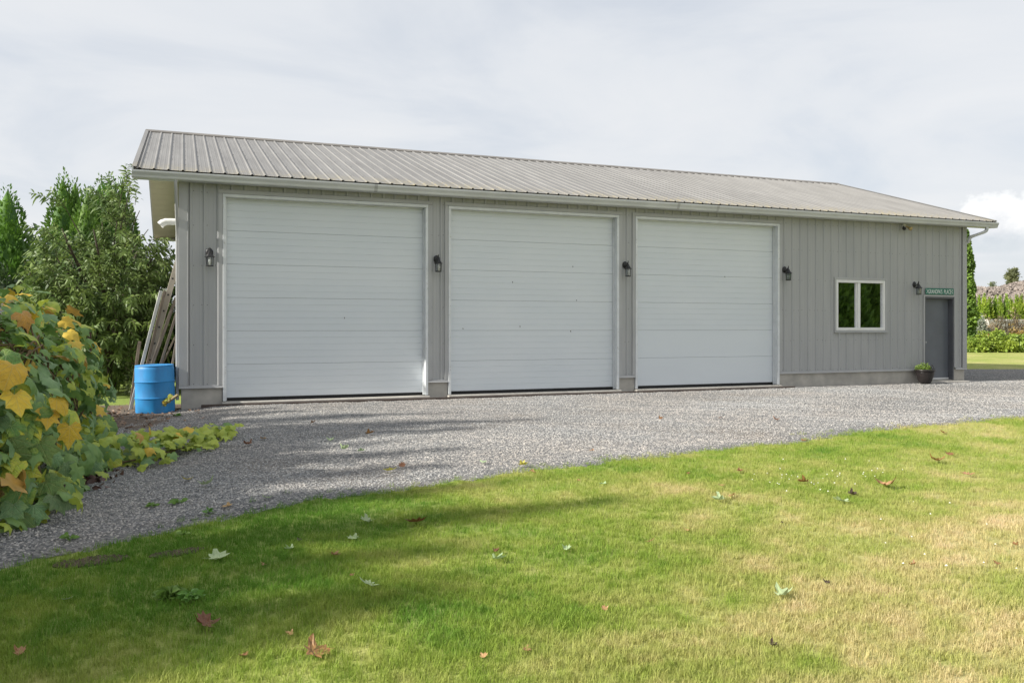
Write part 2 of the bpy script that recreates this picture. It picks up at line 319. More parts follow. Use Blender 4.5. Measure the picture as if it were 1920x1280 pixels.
# ------------------------------------------------------------------ mesh helpers
class MB:
    def __init__(s): s.v = []; s.f = []; s.mi = []
    def add(s, vs, fs, mi=0):
        n = len(s.v); s.v += [tuple(p) for p in vs]; s.f += [tuple(i+n for i in f) for f in fs]; s.mi += [mi]*len(fs); return s
    def box(s, x0, x1, y0, y1, z0, z1, mi=0):
        return s.add([(x, y, z) for z in (z0, z1) for y in (y0, y1) for x in (x0, x1)],
                     [(0, 2, 3, 1), (4, 5, 7, 6), (0, 1, 5, 4), (2, 6, 7, 3), (0, 4, 6, 2), (1, 3, 7, 5)], mi)
    def bbox(s, x0, x1, y0, y1, z0, z1, b=.004, mi=0):
        """box whose long edges (all 12) are chamfered"""
        vs = []; idx = {}
        X, Y, Z = (x0, x1), (y0, y1), (z0, z1)
        for i in (0, 1):
            for j in (0, 1):
                for k in (0, 1):
                    sx, sy, sz = (1, -1)[i], (1, -1)[j], (1, -1)[k]
                    idx[i, j, k, 0] = len(vs); vs.append((X[i], Y[j]+sy*b, Z[k]+sz*b))
                    idx[i, j, k, 1] = len(vs); vs.append((X[i]+sx*b, Y[j], Z[k]+sz*b))
                    idx[i, j, k, 2] = len(vs); vs.append((X[i]+sx*b, Y[j]+sy*b, Z[k]))
        fs = []
        for i in (0, 1): fs.append([idx[i, j, k, 0] for j, k in ((0, 0), (1, 0), (1, 1), (0, 1))])
        for j in (0, 1): fs.append([idx[i, j, k, 1] for i, k in ((0, 0), (1, 0), (1, 1), (0, 1))])
        for k in (0, 1): fs.append([idx[i, j, k, 2] for i, j in ((0, 0), (1, 0), (1, 1), (0, 1))])
        for j in (0, 1):
            for k in (0, 1): fs.append([idx[0, j, k, 1], idx[1, j, k, 1], idx[1, j, k, 2], idx[0, j, k, 2]])
        for i in (0, 1):
            for k in (0, 1): fs.append([idx[i, 0, k, 0], idx[i, 1, k, 0], idx[i, 1, k, 2], idx[i, 0, k, 2]])
        for i in (0, 1):
            for j in (0, 1): fs.append([idx[i, j, 0, 0], idx[i, j, 1, 0], idx[i, j, 1, 1], idx[i, j, 0, 1]])
        for k in idx:
            if k[3] == 0: fs.append([idx[k[:3]+(0,)], idx[k[:3]+(1,)], idx[k[:3]+(2,)]])
        return s.add(vs, fs, mi)
    def tube(s, pts, rad, n=8, cap=True, mi=0):
        pts = [Vector(p) for p in pts]; rad = rad if hasattr(rad, '__len__') else [rad]*len(pts)
        vs = []; fs = []; up = None
        for i, p in enumerate(pts):
            d = (pts[min(i+1, len(pts)-1)]-pts[max(i-1, 0)]).normalized()
            if up is None: up = d.orthogonal().normalized()
            a = (up-d*up.dot(d)).normalized(); b = d.cross(a); up = a
            for k in range(n):
                th = 2*math.pi*k/n; vs.append(p+(a*math.cos(th)+b*math.sin(th))*rad[i])
        for i in range(len(pts)-1):
            for k in range(n):
                k2 = (k+1) % n; fs.append((i*n+k, i*n+k2, (i+1)*n+k2, (i+1)*n+k))
        if cap: fs += [tuple(range(n))[::-1], tuple((len(pts)-1)*n+k for k in range(n))]
        return s.add(vs, fs, mi)
    def lathe(s, prof, n=24, c=(0, 0), mi=0):
        vs = []; fs = []
        for r, z in prof:
            for k in range(n):
                th = 2*math.pi*k/n; vs.append((c[0]+r*math.cos(th), c[1]+r*math.sin(th), z))
        for i in range(len(prof)-1):
            for k in range(n):
                k2 = (k+1) % n; fs.append((i*n+k, i*n+k2, (i+1)*n+k2, (i+1)*n+k))
        fs += [tuple(range(n))[::-1], tuple((len(prof)-1)*n+k for k in range(n))]
        return s.add(vs, fs, mi)
    def extrude_x(s, prof, x0, x1, closed=True, mi=0):
        """profile of (y, z) swept along x"""
        n = len(prof); vs = [(x0, y, z) for y, z in prof]+[(x1, y, z) for y, z in prof]
        fs = [(i, (i+1) % n, n+(i+1) % n, n+i) for i in range(n if closed else n-1)]
        if closed: fs += [tuple(range(n))[::-1], tuple(range(n, 2*n))]
        return s.add(vs, fs, mi)
    def mesh(s, name, mats, smooth=False):
        me = bpy.data.meshes.new(name); me.from_pydata(s.v, [], s.f)
        for m in (mats if isinstance(mats, (list, tuple)) else [mats]): me.materials.append(MATS[m])
        if any(s.mi): me.polygons.foreach_set('material_index', s.mi)
        if smooth: me.polygons.foreach_set('use_smooth', [True]*len(me.polygons))
        me.update(); return me
    def build(s, name, mats, parent=None, smooth=False, loc=None):
        return link(name, s.mesh(name, mats, smooth), parent, loc)
def link(name, me, parent=None, loc=None):
    o = bpy.data.objects.new(name, me); COL.objects.link(o)
    if parent is not None: o.parent = parent
    if loc is not None: o.location = loc
    return o
def np_mesh(name, V, Fc, mat, smooth=False):
    """V (n,3), Fc (m,k) arrays"""
    me = bpy.data.meshes.new(name); me.vertices.add(len(V)); me.vertices.foreach_set('co', np.asarray(V, np.float32).ravel())
    k = Fc.shape[1]; me.loops.add(Fc.size); me.loops.foreach_set('vertex_index', Fc.ravel().astype(np.int32))
    me.polygons.add(len(Fc)); me.polygons.foreach_set('loop_start', np.arange(0, Fc.size, k, dtype=np.int32))
    me.update(calc_edges=True); me.validate()
    for m in (mat if isinstance(mat, (list, tuple)) else [mat]): me.materials.append(MATS[m])
    if smooth: me.polygons.foreach_set('use_smooth', [True]*len(me.polygons))
    return me
def tag(o, label=None, cat=None, group=None, kind=None):
    if label: o['label'] = label
    if cat: o['category'] = cat
    if group: o['group'] = group
    if kind: o['kind'] = kind
    return o
def empty(name, loc=(0, 0, 0), rz=0):
    o = bpy.data.objects.new(name, None); COL.objects.link(o); o.location = loc; o.rotation_euler = (0, 0, rz); o.empty_display_size = .2; return o
def copy_tree(o, parent=None):
    c = o.copy(); COL.objects.link(c); c.parent = parent
    for ch in o.children: copy_tree(ch, c)
    return c
def sstep(a, b, x):
    t = np.clip((np.asarray(x, float)-a)/(b-a), 0, 1); return t*t*(3-2*t)

# ------------------------------------------------------------------ ground
EDGE = np.array([(-14, -14.5), (-6, -12), (-3, -10.9), (-1.005, -9.938), (-.603, -9.62), (.477, -9.2), (1.579, -8.66), (3.216, -8.313), (5.349, -7.84), (8.221, -7.204), (12.094, -6.64), (20, -5.4), (32, -3.9), (60, -1)])
def edge_y(x): return np.interp(x, EDGE[:, 0], EDGE[:, 1])
def edge_n(x):
    x = np.asarray(x, float)
    return .055*np.sin(2.3*x+.5)+.04*np.sin(5.9*x+1.3)+.035*np.sin(13.7*x)+.028*np.sin(29*x+.7)+.02*np.sin(53*x+2)
def gz(x, y):
    x = np.asarray(x, float); y = np.asarray(y, float)
    und = .012*np.sin(1.1*x+.4*y)+.01*np.sin(.7*x-1.7*y+1)+.006*np.sin(3.1*x+2.3*y)
    far = sstep(22, 34, x)*.05
    return -.075-.075*sstep(.9, -.4, x)+und*(1-sstep(-1.5, -.3, y)*.8)+far
def gzf(x, y): return float(gz(x, y))
def grd(u, v, dz=0):
    r = ray(u, v); z = -.08
    for _ in range(6):
        t = (z+dz-CAM.z)/r.z; p = CAM+r*t; z = gzf(p.x, p.y)
    return p
def grid_mesh(name, xs, ys, zf, mat, smooth=True):
    X, Y = np.meshgrid(xs, ys); V = np.c_[X.ravel(), Y.ravel(), zf(X, Y).ravel()]
    nx, ny = len(xs), len(ys); i = np.arange(ny-1)[:, None]*nx+np.arange(nx-1)[None]
    i = i.ravel(); return np_mesh(name, V, np.c_[i, i+1, i+1+nx, i+nx], mat, smooth)
def nonuni(lo, a, b, hi, st, k=1.25):
    xs = list(np.arange(a, b+1e-6, st)); s = st
    x = b
    while x < hi: s *= k; x += s; xs.append(min(x, hi))
    s = st; x = a
    while x > lo: s *= k; x -= s; xs.insert(0, max(x, lo))
    return np.array(xs)
g = link('ground', grid_mesh('ground', nonuni(-900, -4, 22, 1500, .3), nonuni(-900, -15, 6, 1500, .3), gz, 'lawn_ground')); tag(g, kind='structure')
# gravel drive: from the lawn edge up to the wall, round the far corner of the building
def grav_top(x):
    return np.interp(x, [-14, -3.2, -2.2, -1.0, -.3, 0, 18.55, 18.75, 24, 26, 34, 60], [-13, -8.5, -5.5, -2.4, -.9, .12, .12, 4.9, 4.8, 3.9, 3.0, 3.0])
xs = np.concatenate([np.arange(-6, 14, .06), np.arange(14, 50, .25)])
tt = np.linspace(0, 1, 60)
X = np.repeat(xs[None], 60, 0); lo = edge_y(xs)+edge_n(xs); hi = np.maximum(grav_top(xs), lo+.05)
Yg = lo[None]+(hi-lo)[None]*tt[:, None]
Zg = gz(X, Yg)+.012+.006*np.sin(9*X+3*Yg)*np.sin(7*Yg-2*X)
Zg[0] -= .012; Zg[-1] -= .0
i = (np.arange(59)[:, None]*len(xs)+np.arange(len(xs)-1)[None]).ravel(); nx = len(xs)
gd = link('gravel_driveway', np_mesh('gravel_driveway', np.c_[X.ravel(), Yg.ravel(), Zg.ravel()], np.c_[i, i+1, i+1+nx, i+nx], 'gravel_ground', True)); tag(gd, kind='structure')
# trodden earth beside the corner of the building
def soil_sheet(name, cx, cy, rx, ry, rot, hgt, seed, mat='soil', lift=.008):
    nr, na = 9, 40; vs = []; fs = []
    for r_ in range(nr+1):
        q = r_/nr
        for k in range(na):
            th = 2*math.pi*k/na
            wob = 1+.22*mnoise.noise(Vector((math.cos(th)*1.7+seed, math.sin(th)*1.7, seed)))+.12*mnoise.noise(Vector((math.cos(th)*5+seed, math.sin(th)*5, seed)))
            ax, ay = q*rx*wob*math.cos(th), q*ry*wob*math.sin(th)
            x = cx+ax*math.cos(rot)-ay*math.sin(rot); y = cy+ax*math.sin(rot)+ay*math.cos(rot)
            h = (1-q*q)*hgt*(.6+.8*mnoise.noise(Vector((x*9, y*9, seed))))
            vs.append((x, y, gzf(x, y)+lift*(1-q**4)*1.6+max(h, 0)-.003*q))
    for r_ in range(nr):
        for k in range(na):
            k2 = (k+1) % na; fs.append((r_*na+k, r_*na+k2, (r_+1)*na+k2, (r_+1)*na+k))
    return tag(MB().add(vs, fs).build(name, mat, smooth=True), kind='structure')
soil_sheet('bare_earth', -1.2, -.4, 1.55, 2.6, .1, .02, 3.1)
SOIL = []
for (u, v, rx, ry, s_) in ((172, 1054, .22, .10, 5.), (333, 1038, .16, .07, 8.)):
    p = grd(u, v); SOIL.append((p.x, p.y, rx, ry)); soil_sheet('soil_patch', p.x, p.y, rx*.95, ry*.9, -.1, .010, s_, lift=.002)

# ---- scatter with geometry nodes (instances)
HID = bpy.data.collections.new('scatter_sources')
def source(name, me):
    o = bpy.data.objects.new(name, me); return o
def scatter(name, carrier, sources, dens, seed, smin, smax, tilt, label=None, cat=None):
    o = link(name, carrier)
    a = carrier.attributes.new('dens', 'FLOAT', 'POINT'); a.data.foreach_set('value', np.asarray(dens, np.float32))
    ng = bpy.data.node_groups.new(name+'_scatter', 'GeometryNodeTree')
    ng.interface.new_socket('Geometry', in_out='INPUT', socket_type='NodeSocketGeometry'); ng.interface.new_socket('Geometry', in_out='OUTPUT', socket_type='NodeSocketGeometry')
    gi = ng.nodes.new('NodeGroupInput'); go = ng.nodes.new('NodeGroupOutput')
    dp = ng.nodes.new('GeometryNodeDistributePointsOnFaces'); dp.inputs['Seed'].default_value = seed
    na = ng.nodes.new('GeometryNodeInputNamedAttribute'); na.data_type = 'FLOAT'; na.inputs[0].default_value = 'dens'
    L(ng, gi.outputs[0], dp.inputs['Mesh']); L(ng, na.outputs[0], dp.inputs['Density'])
    join = ng.nodes.new('GeometryNodeJoinGeometry')
    for s in sources:
        ob = ng.nodes.new('GeometryNodeObjectInfo'); ob.inputs['Object'].default_value = s; ob.inputs['As Instance'].default_value = True
        L(ng, ob.outputs['Geometry'], join.inputs[0])
    ip = ng.nodes.new('GeometryNodeInstanceOnPoints'); ip.inputs['Pick Instance'].default_value = True
    L(ng, dp.outputs['Points'], ip.inputs['Points']); L(ng, join.outputs[0], ip.inputs['Instance'])
    ri = ng.nodes.new('FunctionNodeRandomValue'); ri.data_type = 'INT'; ri.inputs[4].default_value = 0; ri.inputs[5].default_value = len(sources)-1; ri.inputs['Seed'].default_value = seed+1
    L(ng, ri.outputs[2], ip.inputs['Instance Index'])
    rr = ng.nodes.new('FunctionNodeRandomValue'); rr.data_type = 'FLOAT_VECTOR'; rr.inputs[0].default_value = (-tilt, -tilt, 0); rr.inputs[1].default_value = (tilt, tilt, 6.283); rr.inputs['Seed'].default_value = seed+2
    L(ng, rr.outputs[0], ip.inputs['Rotation'])
    rs = ng.nodes.new('FunctionNodeRandomValue'); rs.data_type = 'FLOAT'; rs.inputs[2].default_value = smin; rs.inputs[3].default_value = smax; rs.inputs['Seed'].default_value = seed+3
    L(ng, rs.outputs[1], ip.inputs['Scale'])
    L(ng, ip.outputs[0], go.inputs[0])
    md = o.modifiers.new('scatter', 'NODES'); md.node_group = ng
    tag(o, label, cat, kind='stuff'); return o
def tuft(name, seed, nb=17, rad=.036, h0=.018, h1=.043, wid=.0027, lean=.55):
    r = random.Random(seed); V = []; Fc = []
    for _ in range(nb):
        a = r.uniform(0, 6.283); q = rad*math.sqrt(r.random()); x, y = q*math.cos(a), q*math.sin(a)
        h = r.uniform(h0, h1); d = r.uniform(0, 6.283); le = r.uniform(.1, lean)*h; ww = wid*r.uniform(.7, 1.2)
        px, py = -math.sin(d)*ww/2, math.cos(d)*ww/2; dx, dy = math.cos(d), math.sin(d)
        n = len(V)
        V += [(x-px, y-py, -.006), (x+px, y+py, -.006), (x+dx*le*.35-px*.8, y+dy*le*.35-py*.8, h*.6), (x+dx*le*.35+px*.8, y+dy*le*.35+py*.8, h*.6), (x+dx*le*1.1, y+dy*le*1.1, h)]
        Fc += [(n, n+1, n+3, n+2), (n+2, n+3, n+4)]
    me = bpy.data.meshes.new(name); me.from_pydata(V, [], Fc); me.materials.append(MATS['grass_blade']); return source(name, me)
tufts = [tuft('grass_tuft', 20+k, lean=(.5, .9, 1.2, .7)[k]) for k in range(4)]+[tuft('grass_tuft', 31, nb=10, h0=.03, h1=.062, lean=.9)]
gx = np.arange(-5, 19, .11); gy = np.arange(-14.6, -4.6, .11)
carrier = grid_mesh('grass', gx, gy, lambda x, y: gz(x, y), 'grass_blade')
GX, GY = np.meshgrid(gx, gy)
lim = edge_y(GX)+edge_n(GX)
inl = sstep(.06, -.05, GY-lim)
dist = np.hypot(GX-CAM.x, GY-CAM.y)
den = inl*np.clip(1700*(4.0/np.maximum(dist, 3.4))**1.15, 170, 1700)
den *= np.where(GY < -14.2, .3, 1)
for (sx, sy, rx, ry) in SOIL:
    q = ((GX-sx)/(rx*1.0))**2+((GY-sy)/(ry*1.15))**2; den *= .12+.88*sstep(.15, .95, q+.35*np.sin(GX*31)*np.sin(GY*37))
den *= .75+.5*np.sin(GX*3.1+np.sin(GY*2.3)*2)*np.sin(GY*3.7+np.cos(GX*1.9))*.6
scatter('grass', carrier, tufts, np.maximum(den, 0).ravel(), 3, .65, 1.15, .22, 'short patchy lawn grass with straw coloured dry spots', 'grass')
# weeds and blades that creep over the gravel edge and at the left corner
gx = np.arange(-3, 18, .08); wgy = np.linspace(0, .5, 7)
Xw = np.repeat(gx[None], 7, 0); Yw = (edge_y(gx)+edge_n(gx))[None]+wgy[:, None]-.05
nxw = len(gx); i = (np.arange(6)[:, None]*nxw+np.arange(nxw-1)[None]).ravel()
cw = np_mesh('edge_grass', np.c_[Xw.ravel(), Yw.ravel(), (gz(Xw, Yw)+.012).ravel()], np.c_[i, i+1, i+1+nxw, i+nxw], 'grass_blade')
dw = np.exp(-((wgy)/.13))[:, None]*140*(np.clip(np.sin(gx*1.7)+np.sin(gx*4.1+1)+.6, 0, 2))[None]
scatter('edge_grass', cw, tufts, dw.ravel(), 9, .6, 1.1, .5, 'ragged grass creeping over the edge of the gravel', 'grass')
def stone(name, seed):
    r = random.Random(seed); import bmesh
    bm = bmesh.new(); bmesh.ops.create_icosphere(bm, subdivisions=1, radius=1)
    sx, sy, sz = r.uniform(.8, 1.3), r.uniform(.65, 1), r.uniform(.45, .75)
    for v in bm.verts:
        k = 1+r.uniform(-.22, .22); v.co = Vector((v.co.x*sx*k, v.co.y*sy*k, v.co.z*sz*k))
    me = bpy.data.meshes.new(name); bm.to_mesh(me); bm.free(); me.materials.append(MATS['gravel_stone']); return source(name, me)
stones = [stone('pebble', 50+k) for k in range(6)]
cg = gd.data.copy(); cg.name = 'gravel_stones'
vv = np.zeros(len(cg.vertices)*3, np.float32); cg.vertices.foreach_get('co', vv); vv = vv.reshape(-1, 3)
dd = np.hypot(vv[:, 0]-CAM.x, vv[:, 1]-CAM.y)
dg = np.clip(3100*(6/np.maximum(dd, 5))**1.0, 500, 3100)
thinb = .62+.38*np.sin(vv[:, 0]*.9+np.sin(vv[:, 1]*.8))*np.sin(vv[:, 1]*1.1)
edged = np.clip((vv[:, 1]-(edge_y(vv[:, 0])+edge_n(vv[:, 0])))/.5, .12, 1)
dg *= np.clip(thinb+.25, .25, 1)*edged
dg[(vv[:, 0] < -3.5) | (vv[:, 0] > 30)] = 0
cg.materials.clear(); cg.materials.append(MATS['gravel_stone'])
scatter('gravel_stones', cg, stones, dg, 17, .005, .0125, .6, 'loose crushed grey gravel covering the driveway', 'gravel')
# crumbs of soil in the bare patches
V = []; Fc = []
mbc = MB()
for (sx, sy, rx, ry) in SOIL:
    for _ in range(420):
        a = random.uniform(0, 6.283); q = math.sqrt(random.random())*1.0; x = sx+q*rx*math.cos(a); y = sy+q*ry*math.sin(a); s_ = random.uniform(.006, .018)
        c = Vector((x, y, gzf(x, y)+.008)); m3 = Euler((random.random()*6, random.random()*6, 0)).to_matrix()
        mbc.add([c+m3@Vector(p)*s_ for p in ((1, 0, 0), (-1, 0, 0), (0, 1, 0), (0, -1, 0), (0, 0, .8), (0, 0, -.8))], [(0, 2, 4), (2, 1, 4), (1, 3, 4), (3, 0, 4), (2, 0, 5), (1, 2, 5), (3, 1, 5), (0, 3, 5)])
tag(mbc.build('soil_crumbs', 'soil'), 'crumbs of dug earth lying on bare lawn patches', 'soil', kind='stuff')

# ------------------------------------------------------------------ the workshop building
BX1 = 18.634; RY, RZ, SL = 5.341, 5.851, .3265; DEP = 2*RY; GO = .745
RX0, RX1 = -GO, BX1+GO; Z_SID, Z_TOP = .27, 3.865
def roof_z(y): return RZ-SL*abs(y-RY)
B = empty('workshop_building'); tag(B, 'long grey metal clad workshop with three big white garage doors in a row', 'building')
DOORS = [(.703, 4.475), (4.887, 8.657), (9.054, 12.819)]; DH = 3.70
PITCH = .2286
def rib_profile(s0, s1, off, h=.02, wb=.031, wt=.013):
    bp = []
    k0 = int((s0-off)/PITCH)-2; k1 = int((s1-off)/PITCH)+2
    for k in range(k0, k1+1):
        c = off+k*PITCH
        bp += [(c-wb, 0), (c-wt, h), (c+wt, h), (c+wb, 0)]
        for m in (.34, .66):
            q = c+PITCH*m; bp += [(q-.012, 0), (q, .0028), (q+.012, 0)]
    xs_ = np.array([b[0] for b in bp]); hs = np.array([b[1] for b in bp])
    pts = [(s0, float(np.interp(s0, xs_, hs)))]+[b for b in bp if s0+1e-4 < b[0] < s1-1e-4]+[(s1, float(np.interp(s1, xs_, hs)))]
    return pts
def siding(O, S, Nn, s_end, off, z0, ztop, holes, name='siding_panel'):
    O, S, Nn = Vector(O), Vector(S), Vector(Nn)
    a = off-.115-.9144; out = []
    while a < s_end:
        lo, hi = max(a, 0), min(a+.9144, s_end); a += .9144
        if hi-lo < .02: continue
        cuts = sorted({lo, hi, *[h[k] for h in holes for k in (0, 1) if lo < h[k] < hi]})
        mb = MB(); mb2 = MB()
        inside = any(h[0] <= lo and hi <= h[1] and h[2] > z0 for h in holes)
        for c0, c1 in zip(cuts, cuts[1:]):
            if c1-c0 < .004: continue
            mid = (c0+c1)/2; iv = [(z0, None)]
            for h in holes:
                if h[0]-1e-6 <= mid <= h[1]+1e-6:
                    iv = []
                    if h[2] > z0+.01: iv.append((z0, h[2]))
                    iv.append((h[3], None))
            pr = rib_profile(c0, c1, off)
            for za, zb in iv:
                vs = []
                for s, h in pr:
                    p = O+S*s+Nn*h
                    vs += [(p.x, p.y, za), (p.x, p.y, zb if zb is not None else ztop(s))]
                (mb2 if inside and zb is None else mb).add(vs, [(2*i, 2*i+2, 2*i+3, 2*i+1) for i in range(len(pr)-1)])
        if mb2.f: out.append(mb2.build(name, 'siding', B))
        if mb.f: out.append(mb.build(name, 'siding', B))
    return out
WIN = (14.469, 15.976, 1.253, 2.456); ENT = (17.25, 18.234, 0, 2.088)
T = .07
holes = [(a-T, b+T, -1, DH+T) for a, b in DOORS]+[(WIN[0]-.05, WIN[1]+.05, WIN[2]-.05, WIN[3]+.05), (ENT[0]-.04, ENT[1]+.04, -1, ENT[3]+.04)]
siding((0, 0, 0), (1, 0, 0), (0, -1, 0), BX1, .17, Z_SID, lambda s: Z_TOP, holes)
siding((0, DEP, 0), (0, -1, 0), (-1, 0, 0), DEP, .17, Z_SID, lambda s: roof_z(DEP-s)-.09, [])
siding((BX1, 0, 0), (0, 1, 0), (1, 0, 0), DEP, .17, Z_SID, lambda s: roof_z(s)-.09, [])
siding((BX1, DEP, 0), (-1, 0, 0), (0, 1, 0), BX1, .17, Z_SID, lambda s: Z_TOP, [])
# framing liner just inside the sheets keeps the interior dark
ln = MB()
ln.box(.12, .14, .25, DEP-.15, 0, 4.0); ln.box(BX1-.14, BX1-.12, .25, DEP-.15, 0, 4.0); ln.box(.15, BX1-.15, DEP-.14, DEP-.12, 0, 4.0); ln.box(.15, BX1-.15, .25, DEP-.15, 3.95, 3.97)
ln.build('inner_lining', 'wood_grey', B)
MB().box(.1, BX1-.1, .21, DEP-.1, -.2, .0).build('floor_slab', 'slab', B)
# foundation
def found(x0, x1, y0=.018, y1=.2): MB().bbox(x0, x1, y0, y1, -.45, Z_SID-.002, .008).build('foundation', 'concrete', B)
found(.01, DOORS[0][0]-.003); found(DOORS[0][1]+.003, DOORS[1][0]-.003); found(DOORS[1][1]+.003, DOORS[2][0]-.003); found(DOORS[2][1]+.003, ENT[0]-.003); found(ENT[1]+.003, BX1-.01)
MB().bbox(.012, .2, .21, DEP-.02, -.45, Z_SID-.002, .008).build('foundation', 'concrete', B)
MB().bbox(BX1-.2, BX1-.012, .21, DEP-.02, -.45, Z_SID-.002, .008).build('foundation', 'concrete', B)
MB().bbox(.21, BX1-.21, DEP-.2, DEP-.02, -.45, Z_SID-.002, .008).build('foundation', 'concrete', B)
# base flashing under each run of siding
def flash(x0, x1):
    MB().extrude_x([(.016, Z_SID+.035), (-.026, Z_SID+.03), (-.030, Z_SID-.004), (-.036, Z_SID-.012), (-.034, Z_SID-.018), (.016, Z_SID-.004)], x0, x1).build('base_flashing', 'trim_grey', B)
for a, b in ((-.028, DOORS[0][0]-.002), (DOORS[0][1]+.002, DOORS[1][0]-.002), (DOORS[1][1]+.002, DOORS[2][0]-.002), (DOORS[2][1]+.002, ENT[0]-.05), (ENT[1]+.05, BX1+.028)): flash(a, b)
# corner trims (L section)
for x, s in ((0, 1), (BX1, -1)):
    mb = MB(); a, b = sorted((x-s*.028, x+s*.125)); mb.bbox(a, b, -.028, -.022, Z_SID+.032, Z_TOP-.002, .002)
    a, b = sorted((x-s*.028, x-s*.022)); mb.bbox(a, b, -.0215, .12, Z_SID+.032, Z_TOP-.002, .002)
    a, b = sorted((x+s*.118, x+s*.130)); mb.bbox(a, b, -.036, -.0285, Z_SID+.032, Z_TOP-.002, .002)
    mb.build('corner_trim', 'trim_grey', B)
# garage doors
def garage_door(x0, x1, plain, top_shift):
    D = empty('garage_door'); D.parent = B
    fw_ = .052
    # grey surround
    for a, b, za, zb, nm in ((x0-T-.004, x0-.002, Z_SID+.034, DH+.002, 'surround'), (x1+.002, x1+T+.004, Z_SID+.034, DH+.002, 'surround'), (x0-T-.004, x1+T+.004, DH+.004, DH+T+.006, 'surround')):
        MB().bbox(a, b, -.027, .01, za, zb, .003).build(nm, 'trim_grey', D)
    # white jambs with reveal and a door stop
    for s, xa in ((1, x0), (-1, x1)):
        mb = MB(); a, b = sorted((xa, xa+s*fw_)); mb.bbox(a, b, -.032, .215, .012, DH-fw_-.001, .004)
        jb = mb.build('jamb', 'white_trim', D)
        a, b = sorted((xa+s*(fw_+.0005), xa+s*(fw_+.02))); MB().bbox(a, b, .10, .125, .012, DH-fw_-.002, .003).build('door_stop', 'white_trim', D)
        # nail heads and flaked paint spots
        mb = MB(); r_ = random.Random(int(xa*100))
        for _ in range(16):
            zz = r_.uniform(.1, 3.5); xx = xa+s*r_.uniform(.008, fw_-.006); w_ = r_.uniform(.003, .007); h_ = r_.uniform(.005, .03)
            mb.box(xx-w_/2, xx+w_/2, -.0335, -.0325, zz, zz+h_)
        mb.build('paint_chips', 'concrete', jb)['kind'] = 'stuff'
    MB().bbox(x0, x1, -.033, .215, DH-fw_, DH, .004).build('head_jamb', 'white_trim', D)
    MB().bbox(x0+fw_+.001, x1-fw_-.001, .10, .125, DH-fw_-.021, DH-fw_-.001, .003).build('door_stop', 'white_trim', D)
    # six hinged sections
    a, b = x0+fw_+.003, x1-fw_-.003; zb, zt = .058, DH-fw_+.02; H = (zt-zb)/6
    for k in range(6):
        z0 = zb+k*H+.0015; z1 = zb+(k+1)*H-.0015; mb = MB(); yf = .138; gap = []
        n = 1 if k in plain else 5
        prof = [(yf+.045, z0), (yf+.004, z0), (yf, z0+.004)]
        if n > 1:
            for q in range(1, n):
                zz = z0+(z1-z0)*q/n; prof += [(yf, zz-.006), (yf+.004, zz-.0025), (yf+.004, zz+.0015), (yf-.0015, zz+.006), (yf, zz+.022)]
        prof += [(yf, z1-.004), (yf+.004, z1), (yf+.045, z1)]
        prof = prof[::-1]
        mb.extrude_x(prof, a, b)
        mb.build('door_section', 'door_smooth' if k in plain else 'door_white', D)
    MB().bbox(a, b, .148, .178, .004, .0575, .006).build('bottom_seal', 'rubber', D)
    return D
gdoors = [garage_door(*DOORS[0], (), 0), garage_door(*DOORS[1], (), 0), garage_door(*DOORS[2], (0, 1), 0)]
gdoors[2]['label'] = 'white garage door whose two lowest sections are smooth'
def dents(D, pix):
    r_ = random.Random(3)
    for u, v in pix:
        mb = MB()
        r0 = ray(u, v); t = (.136-CAM.y)/r0.y; p = CAM+r0*t; w_, h_ = r_.uniform(.008, .013), r_.uniform(.014, .026)
        mb.add([(p.x-w_, .1345, p.z+h_*.4), (p.x+w_*.3, .1345, p.z+h_), (p.x+w_, .1345, p.z-h_*.3), (p.x, .1345, p.z-h_)], [(0, 3, 2, 1)]); mb.build('dent_mark', 'screw', D)
dents(gdoors[1], [(1074, 500), (961, 529), (1081, 563), (975, 612), (868, 616), (1070, 621)]); dents(gdoors[0], [(646, 596)]); dents(gdoors[2], [(1359, 519)])
# concrete sill in front of the doors and the timber that edges it
for a, b in DOORS: MB().bbox(a-.02, b+.02, -.115, .205, -.16, .0, .01).build('door_sill', 'slab', B)
MB().bbox(.34, 13.16, -.155, -.118, -.2, -.028, .006).build('edge_timber', 'dark_board', B)
MB().bbox(17.18, 18.62, -.16, .012, -.16, -.028, .012).build('entry_pad', 'slab', B)
MB().bbox(ENT[0]+.002, ENT[1]-.002, .0135, .205, -.16, .004, .008).build('entry_pad', 'slab', B)
# siding screws
mb = MB()
def dot(mb, x, y, z, r, axis='y'):
    mb.add([(x+r*math.cos(k*math.pi/3), y-.004*(k < 0), z+r*math.sin(k*math.pi/3)) for k in range(6)]+[(x, y-.006, z)], [(k, (k+1) % 6, 6) for k in range(6)])
k = 0
while True:
    s = .17+PITCH*k; k += 1
    if s > BX1-.1: break
    for zz in (.33, 1.02, 1.72, 2.42, 3.12, 3.72):
        for ds in (.045, -.045):
            if ds < 0 and random.random() < .6: continue
            x = s+ds
            if any(h[0]-.01 < x < h[1]+.01 and h[2]-.02 < zz < h[3]+.02 for h in holes) or x < .14: continue
            dot(mb, x, -.001, zz+random.uniform(-.01, .01), .0075)
sc = mb.build('siding_screws', 'screw', B); sc['kind'] = 'stuff'
